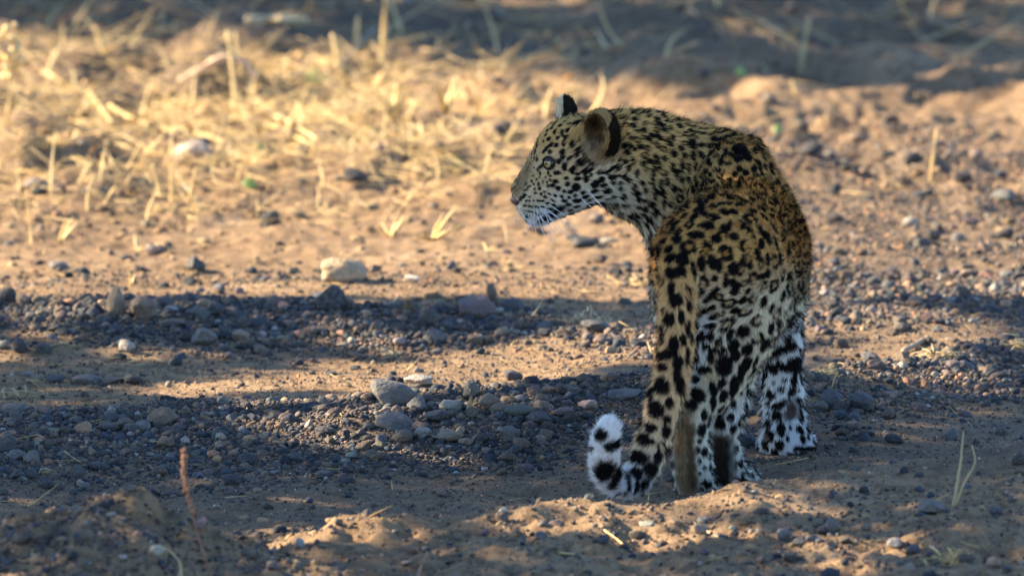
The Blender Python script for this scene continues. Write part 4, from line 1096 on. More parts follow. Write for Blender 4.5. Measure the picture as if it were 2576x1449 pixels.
def surface_nets(D, lo, h):
    ins = D < 0
    nx, ny, nz = D.shape
    cnt = np.zeros((nx-1, ny-1, nz-1), np.int8)
    for a in (0, 1):
        for b in (0, 1):
            for c in (0, 1):
                cnt += ins[a:nx-1+a, b:ny-1+b, c:nz-1+c]
    cells = np.argwhere((cnt > 0) & (cnt < 8))
    idx = np.full(cnt.shape, -1, np.int32)
    idx[tuple(cells.T)] = np.arange(len(cells))
    pos = np.zeros((len(cells), 3)); num = np.zeros(len(cells))
    corners = [(a, b, c) for a in (0, 1) for b in (0, 1) for c in (0, 1)]
    for p in corners:
        for axis in range(3):
            if p[axis] == 0:
                q = list(p); q[axis] = 1
                dp = D[tuple((cells+p).T)]; dq = D[tuple((cells+q).T)]
                m = (dp < 0) != (dq < 0)
                t = np.where(m, dp/np.where(m, dp-dq, 1), 0)
                pt = np.array(p, float)[None].repeat(len(cells), 0); pt[:, axis] += t
                pos += pt*m[:, None]; num += m
    V = lo + h*(cells + pos/num[:, None])
    F = []
    for axis in range(3):
        o1, o2 = (axis+1) % 3, (axis+2) % 3
        s0 = [slice(1, n-1) for n in D.shape]; s1 = list(s0)
        s0[axis] = slice(0, D.shape[axis]-1); s1[axis] = slice(1, D.shape[axis])
        a, b = ins[tuple(s0)], ins[tuple(s1)]
        e = np.argwhere(a != b)
        flip = a[tuple(e.T)]
        off = np.ones(3, int); off[axis] = 0
        e = e+off
        q = []
        for d1, d2 in ((-1, -1), (0, -1), (0, 0), (-1, 0)):
            c = e.copy(); c[:, o1] += d1; c[:, o2] += d2
            q.append(idx[tuple(c.T)])
        q = np.stack(q, 1)
        q[~flip] = q[~flip][:, ::-1]
        F.append(q)
    return V, np.vstack(F)
_h = 0.004
_D, _lo, _N = build_sdf(_h)
LV, LF = surface_nets(_D, _lo, _h)
def edges_of(F):
    E = np.vstack([F[:, [0, 1]], F[:, [1, 2]], F[:, [2, 3]], F[:, [3, 0]]])
    return np.unique(np.sort(E, 1), axis=0)
LE = edges_of(LF)
_deg = np.bincount(LE.ravel(), minlength=len(LV))[:, None]
def smooth_field(X, it, lam=.5):
    dg = _deg if X.ndim == 2 else _deg[:, 0]
    for _ in range(it):
        S = np.zeros_like(X)
        np.add.at(S, LE[:, 0], X[LE[:, 1]]); np.add.at(S, LE[:, 1], X[LE[:, 0]])
        X = X + lam*(S/dg - X)
    return X
LV = smooth_field(LV, 2)
LV = smooth_field(LV, 1, -.52)
LV = smooth_field(LV, 1)
say('leopard mesh', len(LV), len(LF))
# ------------------------------------------------------------------ coat: lie of the hair, ground colour, spots
def vnormals(V, F):
    n = np.cross(V[F[:, 2]]-V[F[:, 0]], V[F[:, 3]]-V[F[:, 1]])
    N = np.zeros_like(V)
    for i in range(4): np.add.at(N, F[:, i], n)
    return N/np.maximum(np.linalg.norm(N, axis=1, keepdims=True), 1e-12)
LN = vnormals(LV, LF)
_nv = len(LV)
_wsum = np.zeros(_nv); _flow = np.zeros((_nv, 3)); _base = np.zeros((_nv, 3)); _len = np.zeros(_nv); _spot = np.zeros(_nv); _ros = np.zeros(_nv); _lift = np.zeros(_nv)
for e in PRIMS:
    if e.get('carve'): continue
    if e['kind'] == 'tube':
        best = np.full(_nv, 9.0); fl = np.zeros((_nv, 3)); dor = np.zeros(_nv); cc = np.zeros((_nv, 3))
        for i in range(len(e['P'])-1):
            d, t, b, Tn = seg_eval(LV, e['P'][i], e['P'][i+1], e['w'][i], e['w'][i+1], e['h'][i], e['h'][i+1], e['up'])
            m = d < best
            best[m] = d[m]; fl[m] = -Tn if e['rev'] else Tn; dor[m] = b[m]
            if e['C'] is not None: cc[m] = (e['C'][i]+(e['C'][i+1]-e['C'][i])*t[:, None])[m]
        d = best
        col = cc if e['C'] is not None else e['cbot']+(e['ctop']-e['cbot'])*sstep(-.75, .35, dor)[:, None]
    else:
        d = ell_eval(LV, e)
        fl = np.broadcast_to(e['flow'], (_nv, 3))
        dor = (LV[:, 2]-e['c'][2])/e['r'].max()
        col = e['cbot']+(e['ctop']-e['cbot'])*sstep(-.7, .4, dor)[:, None]
    w = np.exp(-np.clip(d, -.004, .2)/.006)
    _wsum += w; _flow += fl*w[:, None]; _base += col*w[:, None]
    _len += w*e['len']; _spot += w*e['spot']; _ros += w*e['ros']; _lift += w*e['lift']
_base /= _wsum[:, None]; _len /= _wsum; _spot /= _wsum; _ros /= _wsum; _lift /= _wsum
_flow = smooth_field(_flow/_wsum[:, None], 6); _base = smooth_field(_base, 6); _len = smooth_field(_len, 4); _spot = smooth_field(_spot, 4)
_flow -= LN*(_flow*LN).sum(1, keepdims=True)
_flow /= np.maximum(np.linalg.norm(_flow, axis=1, keepdims=True), 1e-9)
# richer colour along the back ridge and rump
def near(P, pts, r):
    """0..1 weight by distance to any of the points"""
    d = np.full(len(P), 9.0)
    for q in pts: d = np.minimum(d, np.linalg.norm(P-q, axis=1))
    return 1-sstep(r*.3, r, d)
_rid = [W(1690, 585, -.03), W(1735, 540, .0), W(1800, 505, .05), W(1870, 490, .15), W(1930, 480, .25), W(1925, 430, .38), W(1880, 380, .48)]
_base += (RUST-_base)*(near(LV, _rid, .085)*.5)[:, None]
_base += (OLIVE-_base)*(near(LV, [W(1640, 340, .46), W(1700, 380, .47), W(1760, 400, .48), W(1700, 450, .46)], .12)*.8)[:, None]
_spot *= 1-.36*near(LV, [W(1600, 340, .44), W(1600, 450, .44), W(1680, 380, .45), W(1680, 520, .45), W(1760, 400, .46), W(1760, 480, .46), W(1840, 400, .46), W(1840, 460, .40)], .13)
_spot *= 1-.24*near(LV, [W(2000, 560, .2), W(2010, 650, .2), W(2000, 730, .25), W(1960, 500, .2)], .12)
_ros *= 1-.75*near(LV, _rid+[W(2000, 560, .2), W(2010, 650, .2), W(2000, 730, .25), W(1960, 500, .2)], .11)
_tree = BVHTree.FromPolygons([tuple(v) for v in LV], [tuple(f) for f in LF])
def onto(u, v):
    """where the sight line of a photo position meets the animal"""
    d = ray(u, v)
    hit = _tree.ray_cast(Vector(CAM_POS), Vector(d).normalized())
    return None if hit[0] is None else (np.array(hit[0]), np.array(hit[1]), hit[2])
# crop transforms of the positions noted from the photograph
CROP = {'L': (1588.6, .2845, 858.7, .2845), 'T': (1459.7, .2667, 601.0, .2667), 'H': (1270.9, .2489, 231.8, .2489), 'E': (1408.2, .1956, 987.5, .1956), 'B': (1545.7, .2667, 343.5, .2667)}
def q(c, x, y):
    a = CROP[c]; return a[0]+x*a[1], a[2]+y*a[3]
BLACK = np.array([.006, .005, .005])
MS = 1.33
MARKS = []          # position, normal, axis, half length, half width, kind, colour
def mark(c, x, y, rx, ry=None, ring=False, col=BLACK, soft=.25):
    u, v = q(c, x, y); h = onto(u, v)
    if h is None: return
    ry = rx if ry is None else ry
    s = CROP[c][1]*PXM(h[0][1])
    n = h[1]
    a = np.array([0, 0, 1.0]); a = a-n*(a @ n); a /= max(np.linalg.norm(a), 1e-6)
    MARKS.append((h[0], n, a, ry*s*MS, rx*s*MS, 'ring' if ring else 'solid', np.asarray(col), soft))
def bar(c, x0, y0, x1, y1, r, col=BLACK, soft=.25, step=.5):
    n = max(1, int(math.hypot(x1-x0, y1-y0)/(r*step)))
    for i in range(n+1):
        mark(c, lerp(x0, x1, i/n), lerp(y0, y1, i/n), r, r, col=col, soft=soft)
for a in [(805,215,85,80),(900,420,62,92),(590,480,58,62),(520,575,52,48),(715,555,42,48),(780,600,42,48),(965,290,38,72),(1020,200,38,58),(890,555,26,42),(620,785,40,50),(680,700,33,58),
          (785,740,38,48),(870,680,28,33),(960,440,38,42),(1090,180,23,55),(630,250,55,38),(640,980,30,36),(600,1055,16,22),(640,1120,18,20),(600,1170,14,18),(630,1240,28,26),(540,740,18,18),
          (600,880,18,22),(670,880,15,20),(495,650,28,18),(915,965,30,35),(880,870,15,25),(980,1180,22,28),(960,1020,10,18),(720,440,38,56),
          (1240,240,52,48),(1180,370,33,38),(1260,370,15,15),(1350,350,25,20),(1320,420,30,28),(1235,475,43,46),(1410,450,35,35),(1470,440,18,20),(1215,555,28,25),(1215,640,25,18),(1325,780,33,58),
          (1380,860,15,25),(1470,770,22,30),(1500,800,20,25),(1175,715,12,18),(1165,800,12,20),(1310,920,33,40),(1560,860,16,22),(1400,760,10,20)]:
    mark('L', *a)
for a in [(1240,125,1330,80,36),(1330,80,1420,50,38),(1310,215,1470,245,38),(1400,190,1460,170,34),(1480,70,1490,260,18),(1270,580,1380,530,26),(1475,540,1492,690,30),(1450,945,1600,950,20),(1390,985,1540,985,16),(1340,560,1480,520,20)]:
    bar('L', *a)
for a in [(260,400,64,62),(400,310,28,60),(210,600,62,64),(330,550,28,44),(170,760,54,34),(300,800,34,58),(310,690,34,32),(60,1050,60,40),(170,1130,48,50),(110,1260,28,44),(40,1170,44,46),(230,1030,38,46),(30,1300,24,44),(60,1000,70,30),(130,890,66,32)]:
    mark('L', *a)
for a in [(1370,800,74,90,1),(1370,135,70,66,1),(1440,285,52,55,0),(1560,200,58,60,1),(1450,470,50,50,0),(1530,575,45,40,0),(1540,680,62,62,1),(1390,600,75,45,1),(1660,770,52,55,1),(1530,870,58,60,0),(1665,930,52,60,1),
          (1430,1000,62,55,0),(1450,1100,48,52,0),(1570,1040,46,56,0),(1560,1180,40,60,0),(1620,560,45,45,1),(1290,960,33,40,0),(1240,1040,33,33,0),(1150,430,45,75,1),(1260,370,30,28,0),(1130,240,36,50,0),(1250,230,38,52,0),(1300,270,34,40,0),
          (1180,110,56,50,1),(1360,410,26,50,0),(1430,400,28,28,0),(1620,370,52,52,1),(1820,440,58,60,1),(1830,220,46,60,1),(1700,240,40,60,1),(1720,600,34,50,0),(1800,650,36,36,0),(1720,450,40,50,1),(1900,330,36,60,1),(1960,180,34,70,1),(1990,420,34,60,1),
          (900,590,48,60,0),(860,480,28,50,0),(1010,520,33,60,1),(840,770,48,56,0),(950,740,26,60,0),(1010,850,28,60,0),(790,680,18,30,0),(940,330,45,40,0),(860,350,38,36,0),(840,200,48,40,0),(960,210,52,44,0),(880,1000,38,66,0),(780,960,25,36,0),(960,950,25,50,0),
          (770,1210,50,36,0),(760,1390,66,56,0),(920,1180,38,60,0),(930,1380,42,70,0),(700,1220,20,40,0),(1000,1120,24,80,0),(1020,640,26,50,0),(1070,740,24,60,0)]:
    mark('T', a[0], a[1], a[2], a[3], ring=bool(a[4]))
for a in [(1180,580,1280,470,26),(1120,700,1240,635,28),(750,1110,870,1080,38)]: bar('T', *a)
for a in [(580,1000,86,98),(530,545,55,55),(870,1130,28,110),(980,1180,28,76),(1070,1180,46,66),(1160,1000,66,82),(970,1040,58,48),(1080,600,78,58),(1000,830,100,50)]:
    mark('E', a[0], a[1], a[2]*1.25, a[3]*1.25, soft=.6)
for a in [(640,690,790,620,56),(680,1180,750,1010,58),(795,330,810,470,38),(640,1300,760,1280,24),(800,560,770,720,40),(760,760,745,920,38),(440,700,410,760,22),(420,1000,400,1080,22)]: bar('E', *a, soft=.5)
# rump, back and shoulder (the blotches that can be told apart)
for a in [(1060,220,66,66,1),(915,160,40,44,0),(740,185,24,44,0),(815,175,24,30,0),(735,80,40,44,0),(830,90,34,24,0),(920,95,40,30,0),(665,185,24,26,0),(560,160,24,40,0),(1180,120,60,80,0),(1250,200,40,50,0),(960,30,50,28,0),(1080,70,60,24,0),(1180,220,44,40,0),
          (400,275,36,44,1),(475,210,26,26,0),(550,300,22,36,0),(640,290,20,60,0),(705,310,18,50,0),(770,280,16,50,0),(820,300,16,50,0),(590,350,20,40,0),(640,410,20,26,0),(700,410,18,24,0),(640,490,26,34,1),(500,430,20,36,0),(440,450,20,40,0),(370,370,18,50,0),(700,540,22,40,0),(620,590,34,34,1),
          (540,620,24,50,1),(570,500,24,30,0),(450,520,26,34,0),(390,540,20,50,0),(300,510,24,24,0),(340,640,20,30,0),(470,620,16,60,0),(400,720,30,40,0),(370,650,22,28,0),(400,850,24,46,1),(480,780,18,40,0),(540,760,20,50,1),(350,790,16,40,0),(320,780,14,40,0),(470,870,16,60,0),(440,930,16,40,0),(350,900,16,40,0),(400,990,20,50,0),
          (860,850,64,44,0),(770,935,70,40,0),(700,1050,74,56,1),(930,770,50,40,0),(1040,640,70,34,0),(1180,650,60,30,0),(1300,610,70,28,0),(1280,780,80,50,1),(1150,840,90,50,1),(1040,870,46,38,0),(1020,940,52,40,1),(950,970,46,36,0),(1120,950,44,36,0),(860,1060,50,56,1),(1040,1110,64,56,1),(1230,1040,60,56,1),(1280,920,40,60,1),
          (1380,900,36,60,0),(1440,960,40,60,1),(1500,860,30,60,0),(1560,800,36,50,1),(1660,820,36,50,1),(1600,900,34,50,0),(1700,950,34,60,1),(1520,1010,30,60,1),(1340,1110,34,50,1),(1260,1190,40,50,1),(1110,1240,46,40,0),(1180,1250,40,60,1),(820,1190,34,44,0),(900,1180,30,50,0),(970,1210,36,46,0),(1040,1320,24,40,0),(1110,1380,34,36,0),
          (640,1150,46,44,0),(610,1280,52,44,0),(560,1150,50,34,0),(520,1280,40,34,0),(740,1270,28,70,0),(1560,640,36,40,0),(1420,560,30,34,0),(1340,520,24,24,0),(1620,700,30,40,0),(1480,700,40,34,1),(1400,760,36,44,0),(1750,1100,30,60,1),(1640,1060,30,50,1),(1440,1160,30,50,0),(1560,1150,34,50,1)]:
    mark('B', a[0], a[1], a[2], a[3], ring=bool(a[4]) and a[0] < 1330)
_FACE = [(470,530,20),(520,535,22),(580,605,27),(455,605,20),(585,660,24),(545,700,24),(660,665,20),(720,640,20),(760,710,38,36),(605,755,27,34),(690,790,28,38),(815,800,28,38),(870,800,18,44),(525,820,34,18),(620,870,24,17),(735,875,34,19),(820,875,27,34),(740,820,22),(915,930,38,38),
  (975,885,30,28),(905,1000,38,20),(720,965,38,36),(635,930,22),(510,905,25,18),(480,945,25,17),(435,950,20,15),(350,975,20,17),(400,1010,20,12),(340,930,15),(300,980,12),(320,880,12),(270,900,10),(290,930,10),(280,845,10),(230,795,10),(350,860,10),(385,910,12),(410,860,10),(425,915,12),(460,890,14),(465,850,10),
  (440,820,12,20),(360,820,16),(600,1000,15),(510,1045,18),(575,1055,18),(650,1065,18),(665,1010,25,18),(710,1045,20),(790,1015,25,20),(450,1030,15),(410,1060,17),(365,1030,14),(480,1090,14),(505,1105,12),(1030,1000,38,30),(1100,920,20),(960,810,25),(930,725,15),(970,725,12),(1075,770,22),(1140,835,20),(1250,890,20,26),
  (1170,980,24,26),(970,1110,40,30),(940,1060,46,20),(1100,1060,25,18),(445,475,22,20),(505,405,15,28),(535,460,18),(580,405,15,25),(585,440,15),(620,460,20),(600,520,20,30),(640,385,22),(680,530,20,30),(560,340,18),(610,300,15),(640,270,15),(690,240,20,14),(650,320,20,14),(720,255,18,14),(415,430,15),(390,495,14),(350,450,14),
  (300,590,10),(320,650,10),(270,665,10),(255,720,12),(285,700,8),(290,760,8),(470,370,20,16),(430,390,18,14),(490,340,15),(1120,1130,34,26),(1200,1060,26,30),(1230,1140,40,22),(1180,1220,44,22),(1300,1220,30,30),(1060,1120,24,18),(1300,960,22,34),(1330,820,20,40),(1240,760,20,34),(1150,680,16,20),(1080,690,10),(1290,700,22,34)]
for a in _FACE: mark('H', *a)
for a in [(390,605,440,550,15),(330,1100,392,1100,10),(150,1090,195,1045,17),(112,1125,150,1090,11),(190,1000,230,978,8),(365,1300,450,1250,26),(450,1250,530,1195,28),(530,1195,585,1155,22),(345,1305,420,1290,16)]: bar('H', *a)
for a in [(215,1100,11),(250,1098,11),(290,1100,12),(190,1150,10),(215,1150,10),(245,1155,11),(275,1158,11),(310,1160,12),(340,1165,11),(190,1195,9),(215,1200,9),(245,1208,10),(275,1212,10),(310,1220,10),(200,1228,7),(225,1237,7),(255,1247,7)]: mark('H', *a)
bar('H', 325, 785, 395, 715, 11); bar('H', 385, 690, 480, 672, 8); bar('H', 480, 680, 492, 720, 8)
say('marks', len(MARKS))
# random spots where none was noted
rng = np.random.default_rng(5)
_mk = KDTree(len(MARKS)+6000)
for i, m in enumerate(MARKS): _mk.insert(Vector(m[0]), i)
_occ = [(m[0], max(m[3], m[4])) for m in MARKS]
_order = rng.permutation(_nv)[:40000]
_cell = {}
def _ck(p): return tuple(np.floor(p/.03).astype(int))
for p, r in _occ: _cell.setdefault(_ck(p), []).append((p, r))
FACE_X = W(1480, 420, HY)[0]
for i in _order:
    p = LV[i]; r = _spot[i]*rng.uniform(.8, 1.25)
    if r < .002 or (p[1] < -.12 and p[0] < .225): continue
    if p[0] < FACE_X and p[2] > .42 and rng.random() < .8: continue
    ci = _ck(p); ok = True
    for dx in (-1, 0, 1):
        for dy in (-1, 0, 1):
            for dz in (-1, 0, 1):
                for p2, r2 in _cell.get((ci[0]+dx, ci[1]+dy, ci[2]+dz), ()):
                    if ((p-p2)**2).sum() < ((r+r2)*.88+.0007)**2: ok = False; break
                if not ok: break
            if not ok: break
        if not ok: break
    if ok:
        _cell.setdefault(ci, []).append((p, r))
        ring = rng.random() < _ros[i]
        el = rng.uniform(1.0, 1.45)
        a = _flow[i]+rng.normal(0, .25, 3); a -= LN[i]*(a @ LN[i]); a /= np.linalg.norm(a)+1e-9
        MARKS.append((p, LN[i], a, r*el*1.05, r/el**.5*1.05, 'ring' if ring else 'solid', BLACK, .25))
say('marks', len(MARKS))
_MT = KDTree(len(MARKS))
for i, m in enumerate(MARKS): _MT.insert(Vector(m[0]), i)
_MT.balance()
_MA = dict(p=np.array([m[0] for m in MARKS]), n=np.array([m[1] for m in MARKS]), a=np.array([m[2] for m in MARKS]), L=np.array([m[3] for m in MARKS]), w=np.array([m[4] for m in MARKS]),
           ring=np.array([m[5] == 'ring' for m in MARKS]), c=np.array([m[6] for m in MARKS]), soft=np.array([m[7] for m in MARKS]))
_MA['b'] = np.cross(_MA['n'], _MA['a'])
EYE = onto(1382, 411)
NOSE_PTS = [W(1290, 499, HY-.012), W(1297, 507, HY-.012), W(1308, 499, HY-.02), W(1288, 500, HY+.006)]
def coat(P, N, base):
    """colour of the coat at points P with normals N; returns colour, blackness"""
    C = base.copy()
    jit = 1+.14*fbm(P[:, 0]*180, P[:, 1]*180, P[:, 2]*180, 2)+.10*fbm(P[:, 0]*30, P[:, 1]*30, P[:, 2]*30, 2)
    C *= jit[:, None]
    dark = np.zeros(len(P))
    # distance test with a coarse hash: every mark against the points in its own cells
    cs = .02
    key = np.floor(P/cs).astype(np.int64)
    kk = key[:, 0]*4000000+key[:, 1]*2000+key[:, 2]
    od = np.argsort(kk, kind='stable'); ks = kk[od]
    wob = 1+.15*fbm(P[:, 0]*110, P[:, 1]*110, P[:, 2]*110, 3)
    gap = fbm(P[:, 0]*75+31, P[:, 1]*75, P[:, 2]*75, 2)
    for i in range(len(MARKS)):
        p = _MA['p'][i]; R_ = max(_MA['L'][i], _MA['w'][i])*1.35
        k0 = np.floor((p-R_)/cs).astype(int); k1 = np.floor((p+R_)/cs).astype(int)
        sel = []
        for a in range(k0[0], k1[0]+1):
            for b in range(k0[1], k1[1]+1):
                s0 = np.searchsorted(ks, a*4000000+b*2000+k0[2], 'left'); s1 = np.searchsorted(ks, a*4000000+b*2000+k1[2], 'right')
                if s1 > s0: sel.append(od[s0:s1])
        if not sel: continue
        sel = np.concatenate(sel)
        d = P[sel]-p
        la = d @ _MA['a'][i]/_MA['L'][i]; lb = d @ _MA['b'][i]/_MA['w'][i]; ln = d @ _MA['n'][i]/R_
        rho = np.sqrt(la*la+lb*lb+ln*ln*.6)*wob[sel]
        rho = np.where(N[sel] @ _MA['n'][i] < -.2, 9, rho)
        sf = _MA['soft'][i]*.5
        dk = 1-sstep(1-sf, 1+sf, rho)
        if _MA['ring'][i]:
            inner = 1-sstep(.24, .46, rho)
            dk = dk*(1-inner*.97)*(1-sstep(.25, .55, gap[sel])*(rho > .4))
            C[sel] += (C[sel]*np.array([.92, .78, .58])-C[sel])*(inner*.8)[:, None]
        dark[sel] = np.maximum(dark[sel], dk)
    return C, dark
def paint(P, N, C, dark):
    """skin tones and patches that are not spots"""
    _wobv = np.stack([fbm(P[:, 0]*70+k*13, P[:, 1]*70, P[:, 2]*70, 2) for k in range(3)], 1)*.0022
    _strk = 1+.32*fbm(P[:, 0]*260, P[:, 1]*260, P[:, 2]*45, 2)
    def put(pts, r, col, keep=0.0):
        w = near(P+_wobv*1.6, pts, r)
        C[:] += (np.asarray(col)*_strk[:, None]-C)*w[:, None]
        dark[:] *= 1-w*(1-keep)
    def line(c, pts, r, col, keep=0.0):
        out = []
        for (x0, y0), (x1, y1) in zip(pts[:-1], pts[1:]):
            for t in np.linspace(0, 1, 8):
                h = onto(*q(c, lerp(x0, x1, t), lerp(y0, y1, t)))
                if h: out.append(h[0])
        put(out, r, col, keep)
    # white fringe beside the tail root
    line('T', [(1160, 760), (1120, 850), (1100, 950), (1085, 1060), (1040, 1180), (1010, 1330)], .034, WHITE*.92, 1.0)
    # backs of the hind feet
    line('L', [(450, 690), (450, 850), (460, 1000), (480, 1150), (490, 1290)], .030, srgb(138, 118, 92), .0)
    line('L', [(520, 760), (520, 900), (530, 1050), (545, 1280)], .012, srgb(100, 84, 64), .0)
    line('L', [(790, 900), (790, 1050), (800, 1240)], .034, srgb(52, 42, 34), .0)  # brown back of the left foot, painted darker for the shade beneath the body
    # wrist pad
    line('L', [(1408, 590), (1408, 660)], .020, srgb(84, 66, 62), .0)
    line('L', [(1195, 850), (1200, 860)], .008, srgb(110, 84, 74), .0)
    # bridge of the nose
    line('H', [(110, 1010), (150, 930), (200, 800), (235, 730)], .016, srgb(150, 130, 98), .35)
    # white lip, chin and the spot below the eye
    line('H', [(140, 1180), (190, 1265), (260, 1325), (330, 1345)], .0085, WHITE*.95, .2)
    line('H', [(335, 700), (305, 740)], .0035, srgb(176, 164, 142), .0)
    line('H', [(440, 785), (490, 745)], .004, srgb(176, 144, 104), .0)
    if EYE:
        w = 1-sstep(.0122, .0158, np.linalg.norm(P+_wobv*.5-EYE[0], axis=1))
        C[:] += (BLACK-C)*w[:, None]
    line('H', [(325, 785), (350, 770), (390, 735)], .0065, BLACK)
    line('H', [(370, 1310), (450, 1260), (540, 1195), (585, 1155)], .011, BLACK)
    # ears: dark backs, hairy hollow
    for E, side in ((EAR_N, 1), (EAR_F, 1)):
        d = P-E['c']; a = d @ E['n']; s = d @ E['s']/E['rx']; uu = d @ E['u']/E['rz']
        inside = np.sqrt(s*s+uu*uu+(a/E['t'])**2) < 1.14
        conv = (d*N).sum(1) > 0
        out = inside & conv & (a < E['t']*(.44-.45*sstep(.45, .9, uu)*(E['rx'] > .035))) & (uu > -.7)
        dark[inside] = 0
        dark[out] = .97
        hol = inside & ~conv & (a < E['t']*.5)
        C[hol] = srgb(92, 72, 48)*(1+.5*vnoise(P[hol, 0]*300, P[hol, 1]*300, P[hol, 2]*120))[:, None]
        rim = inside & (a > E['t']*.02) & (E['rx'] < .035)
        dark[rim] = 0; C[rim] = srgb(206, 190, 160)
        low = inside & (uu < -.35) & (N @ E['n'] > 0)
        C[low] = lerp(C[low], srgb(140, 120, 96), .6)*(1+.35*vnoise(P[low, 0]*350, P[low, 1]*350, P[low, 2]*90))[:, None]
_sc, _sd = coat(LV, LN, _base)
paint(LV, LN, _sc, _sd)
_skin = _sc*(1-_sd[:, None])+BLACK*_sd[:, None]
me = mesh_from('leopard_body', LV, LF, True)
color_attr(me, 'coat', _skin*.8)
m = NT('leopard skin')
_a = m.n('ShaderNodeAttribute', _attribute_name='coat')
m.l(_a.outputs['Color'], m.b.inputs['Base Color'])
m.b.inputs['Roughness'].default_value = .75
m.b.inputs['Specular IOR Level'].default_value = .2
leopard = add_obj('leopard', me, m.m, label='young spotted leopard walking away with its head turned to the left and tail hanging', cat='leopard')

# ------------------------------------------------------------------ fur
NH = FUR_COUNT
T = np.vstack([LF[:, [0, 1, 2]], LF[:, [0, 2, 3]]])
_ar = np.linalg.norm(np.cross(LV[T[:, 1]]-LV[T[:, 0]], LV[T[:, 2]]-LV[T[:, 0]]), axis=1)
_dens = _ar/np.maximum(_len[T].mean(1), .004)**.75
_ti = rng.choice(len(T), NH, p=_dens/_dens.sum())
_b = rng.random((NH, 2)); _fl = _b.sum(1) > 1; _b[_fl] = 1-_b[_fl]
_bc = np.stack([1-_b.sum(1), _b[:, 0], _b[:, 1]], 1)
def bary(X):
    Y = X[T[_ti]]
    return (Y*_bc[:, :, None]).sum(1) if Y.ndim == 3 else (Y*_bc).sum(1)
HP, HN = bary(LV), bary(LN)
HN /= np.linalg.norm(HN, axis=1, keepdims=True)
HFl, HB, HLn, HLi = bary(_flow), bary(_base), bary(_len), bary(_lift)
keep = np.ones(NH, bool)
if EYE: keep &= np.linalg.norm(HP-EYE[0], axis=1) > .0115
for c_ in NOSE_PTS: keep &= np.linalg.norm(HP-c_, axis=1) > .011
_padc = onto(*q('L', 1408, 625))
if _padc: keep &= np.linalg.norm((HP-_padc[0])*np.array([1.25, 1, .85]), axis=1) > .0125
HP, HN, HFl, HB, HLn, HLi = [x[keep] for x in (HP, HN, HFl, HB, HLn, HLi)]
NH = len(HP)
# a gentle clumping and some stray hairs
_cl = np.stack([fbm(HP[:, 0]*90+k*40, HP[:, 1]*90, HP[:, 2]*90, 2) for k in range(3)], 1)*.32
_st = (rng.random(NH) < .045)
dirn = HFl*(1-HLi)[:, None]+HN*HLi[:, None]+_cl+rng.normal(0, .13, (NH, 3))
dirn[_st] += HN[_st]*.6
dirn -= HN*np.minimum((dirn*HN).sum(1)-.12, 0)[:, None]
dirn /= np.linalg.norm(dirn, axis=1, keepdims=True)
# long pale hairs in and before the hollow of the ears
for E in (EAR_N, EAR_F):
    d_ = HP-E['c']; s_ = d_ @ E['s']/E['rx']; u_ = d_ @ E['u']/E['rz']; a_ = d_ @ E['n']
    tf = (np.abs(s_) < 1.2) & (u_ < .1) & (u_ > -1.5) & (np.abs(a_) < E['t']*1.6) & ((HN @ E['n']) > -.1)
    HLn = np.where(tf, .015, HLn)
    dirn[tf] = dirn[tf]*.45+E['u']*.7+E['n']*.35-HF*.35
    rim_ = (np.abs(s_) < 1.2) & (np.abs(u_) < 1.2) & (np.abs(a_) < E['t']*1.3) & ~tf
    HLn = np.where(rim_, .0065, HLn)
    inn = rim_ & ((d_*HN).sum(1) < 0)
    HLn = np.where(inn, .011, HLn); dirn[inn] = dirn[inn]*.6+E['n']*.5
dirn /= np.linalg.norm(dirn, axis=1, keepdims=True)
HLn = np.where((HP[:, 1] < -.12) & (HP[:, 0] < .225), .0125, HLn)
hl = HLn*rng.uniform(.65, 1.2, NH)*np.where(_st, 1.45, 1)
NP = 4
ts = np.linspace(0, 1, NP)
PT = np.zeros((NH, NP, 3))
bend = HFl*.35+np.array([0, 0, -.18])
bend -= HN*np.minimum((bend*HN).sum(1), 0)[:, None]
for j, t in enumerate(ts):
    PT[:, j] = HP+dirn*(hl*t)[:, None]+bend*(hl*t*t*.45)[:, None]
_mid = PT[:, 2]-HN*((PT[:, 2]-HP)*HN).sum(1)[:, None]
HC, HD = coat(_mid, HN, HB)
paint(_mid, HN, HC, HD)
HD = np.clip(HD+rng.normal(0, .06, NH)*(HD > .03)*(HD < .97), 0, 1)
rad = (HLn*.017+.00012)
RA = rad[:, None]*np.array([1.0, .95, .7, .18])[None]
cu = bpy.data.hair_curves.new('fur')
cu.add_curves([NP]*NH)
cu.attributes['position'].data.foreach_set('vector', PT.astype(np.float32).ravel())
_ra = cu.attributes.get('radius') or cu.attributes.new('radius', 'FLOAT', 'POINT')
_ra.data.foreach_set('value', RA.astype(np.float32).ravel())
hcol = HC*(1-HD[:, None])+BLACK*HD[:, None]
hcol *= rng.uniform(.68, 1.32, NH)[:, None]*1.24
hcol = np.minimum(hcol, .86)
_ca = cu.attributes.new('coat', 'FLOAT_COLOR', 'CURVE')
_ca.data.foreach_set('color', np.concatenate([np.clip(hcol, 0, 1), np.ones((NH, 1))], 1).astype(np.float32).ravel())
m = NT('leopard fur')
_a = m.n('ShaderNodeAttribute', _attribute_name='coat')
m.l(_a.outputs['Color'], m.b.inputs['Base Color'])
m.b.inputs['Roughness'].default_value = .6
m.b.inputs['Specular IOR Level'].default_value = .07
cu.materials.append(m.m)
fur = add_obj('fur', cu, parent=leopard)
say('fur', NH)

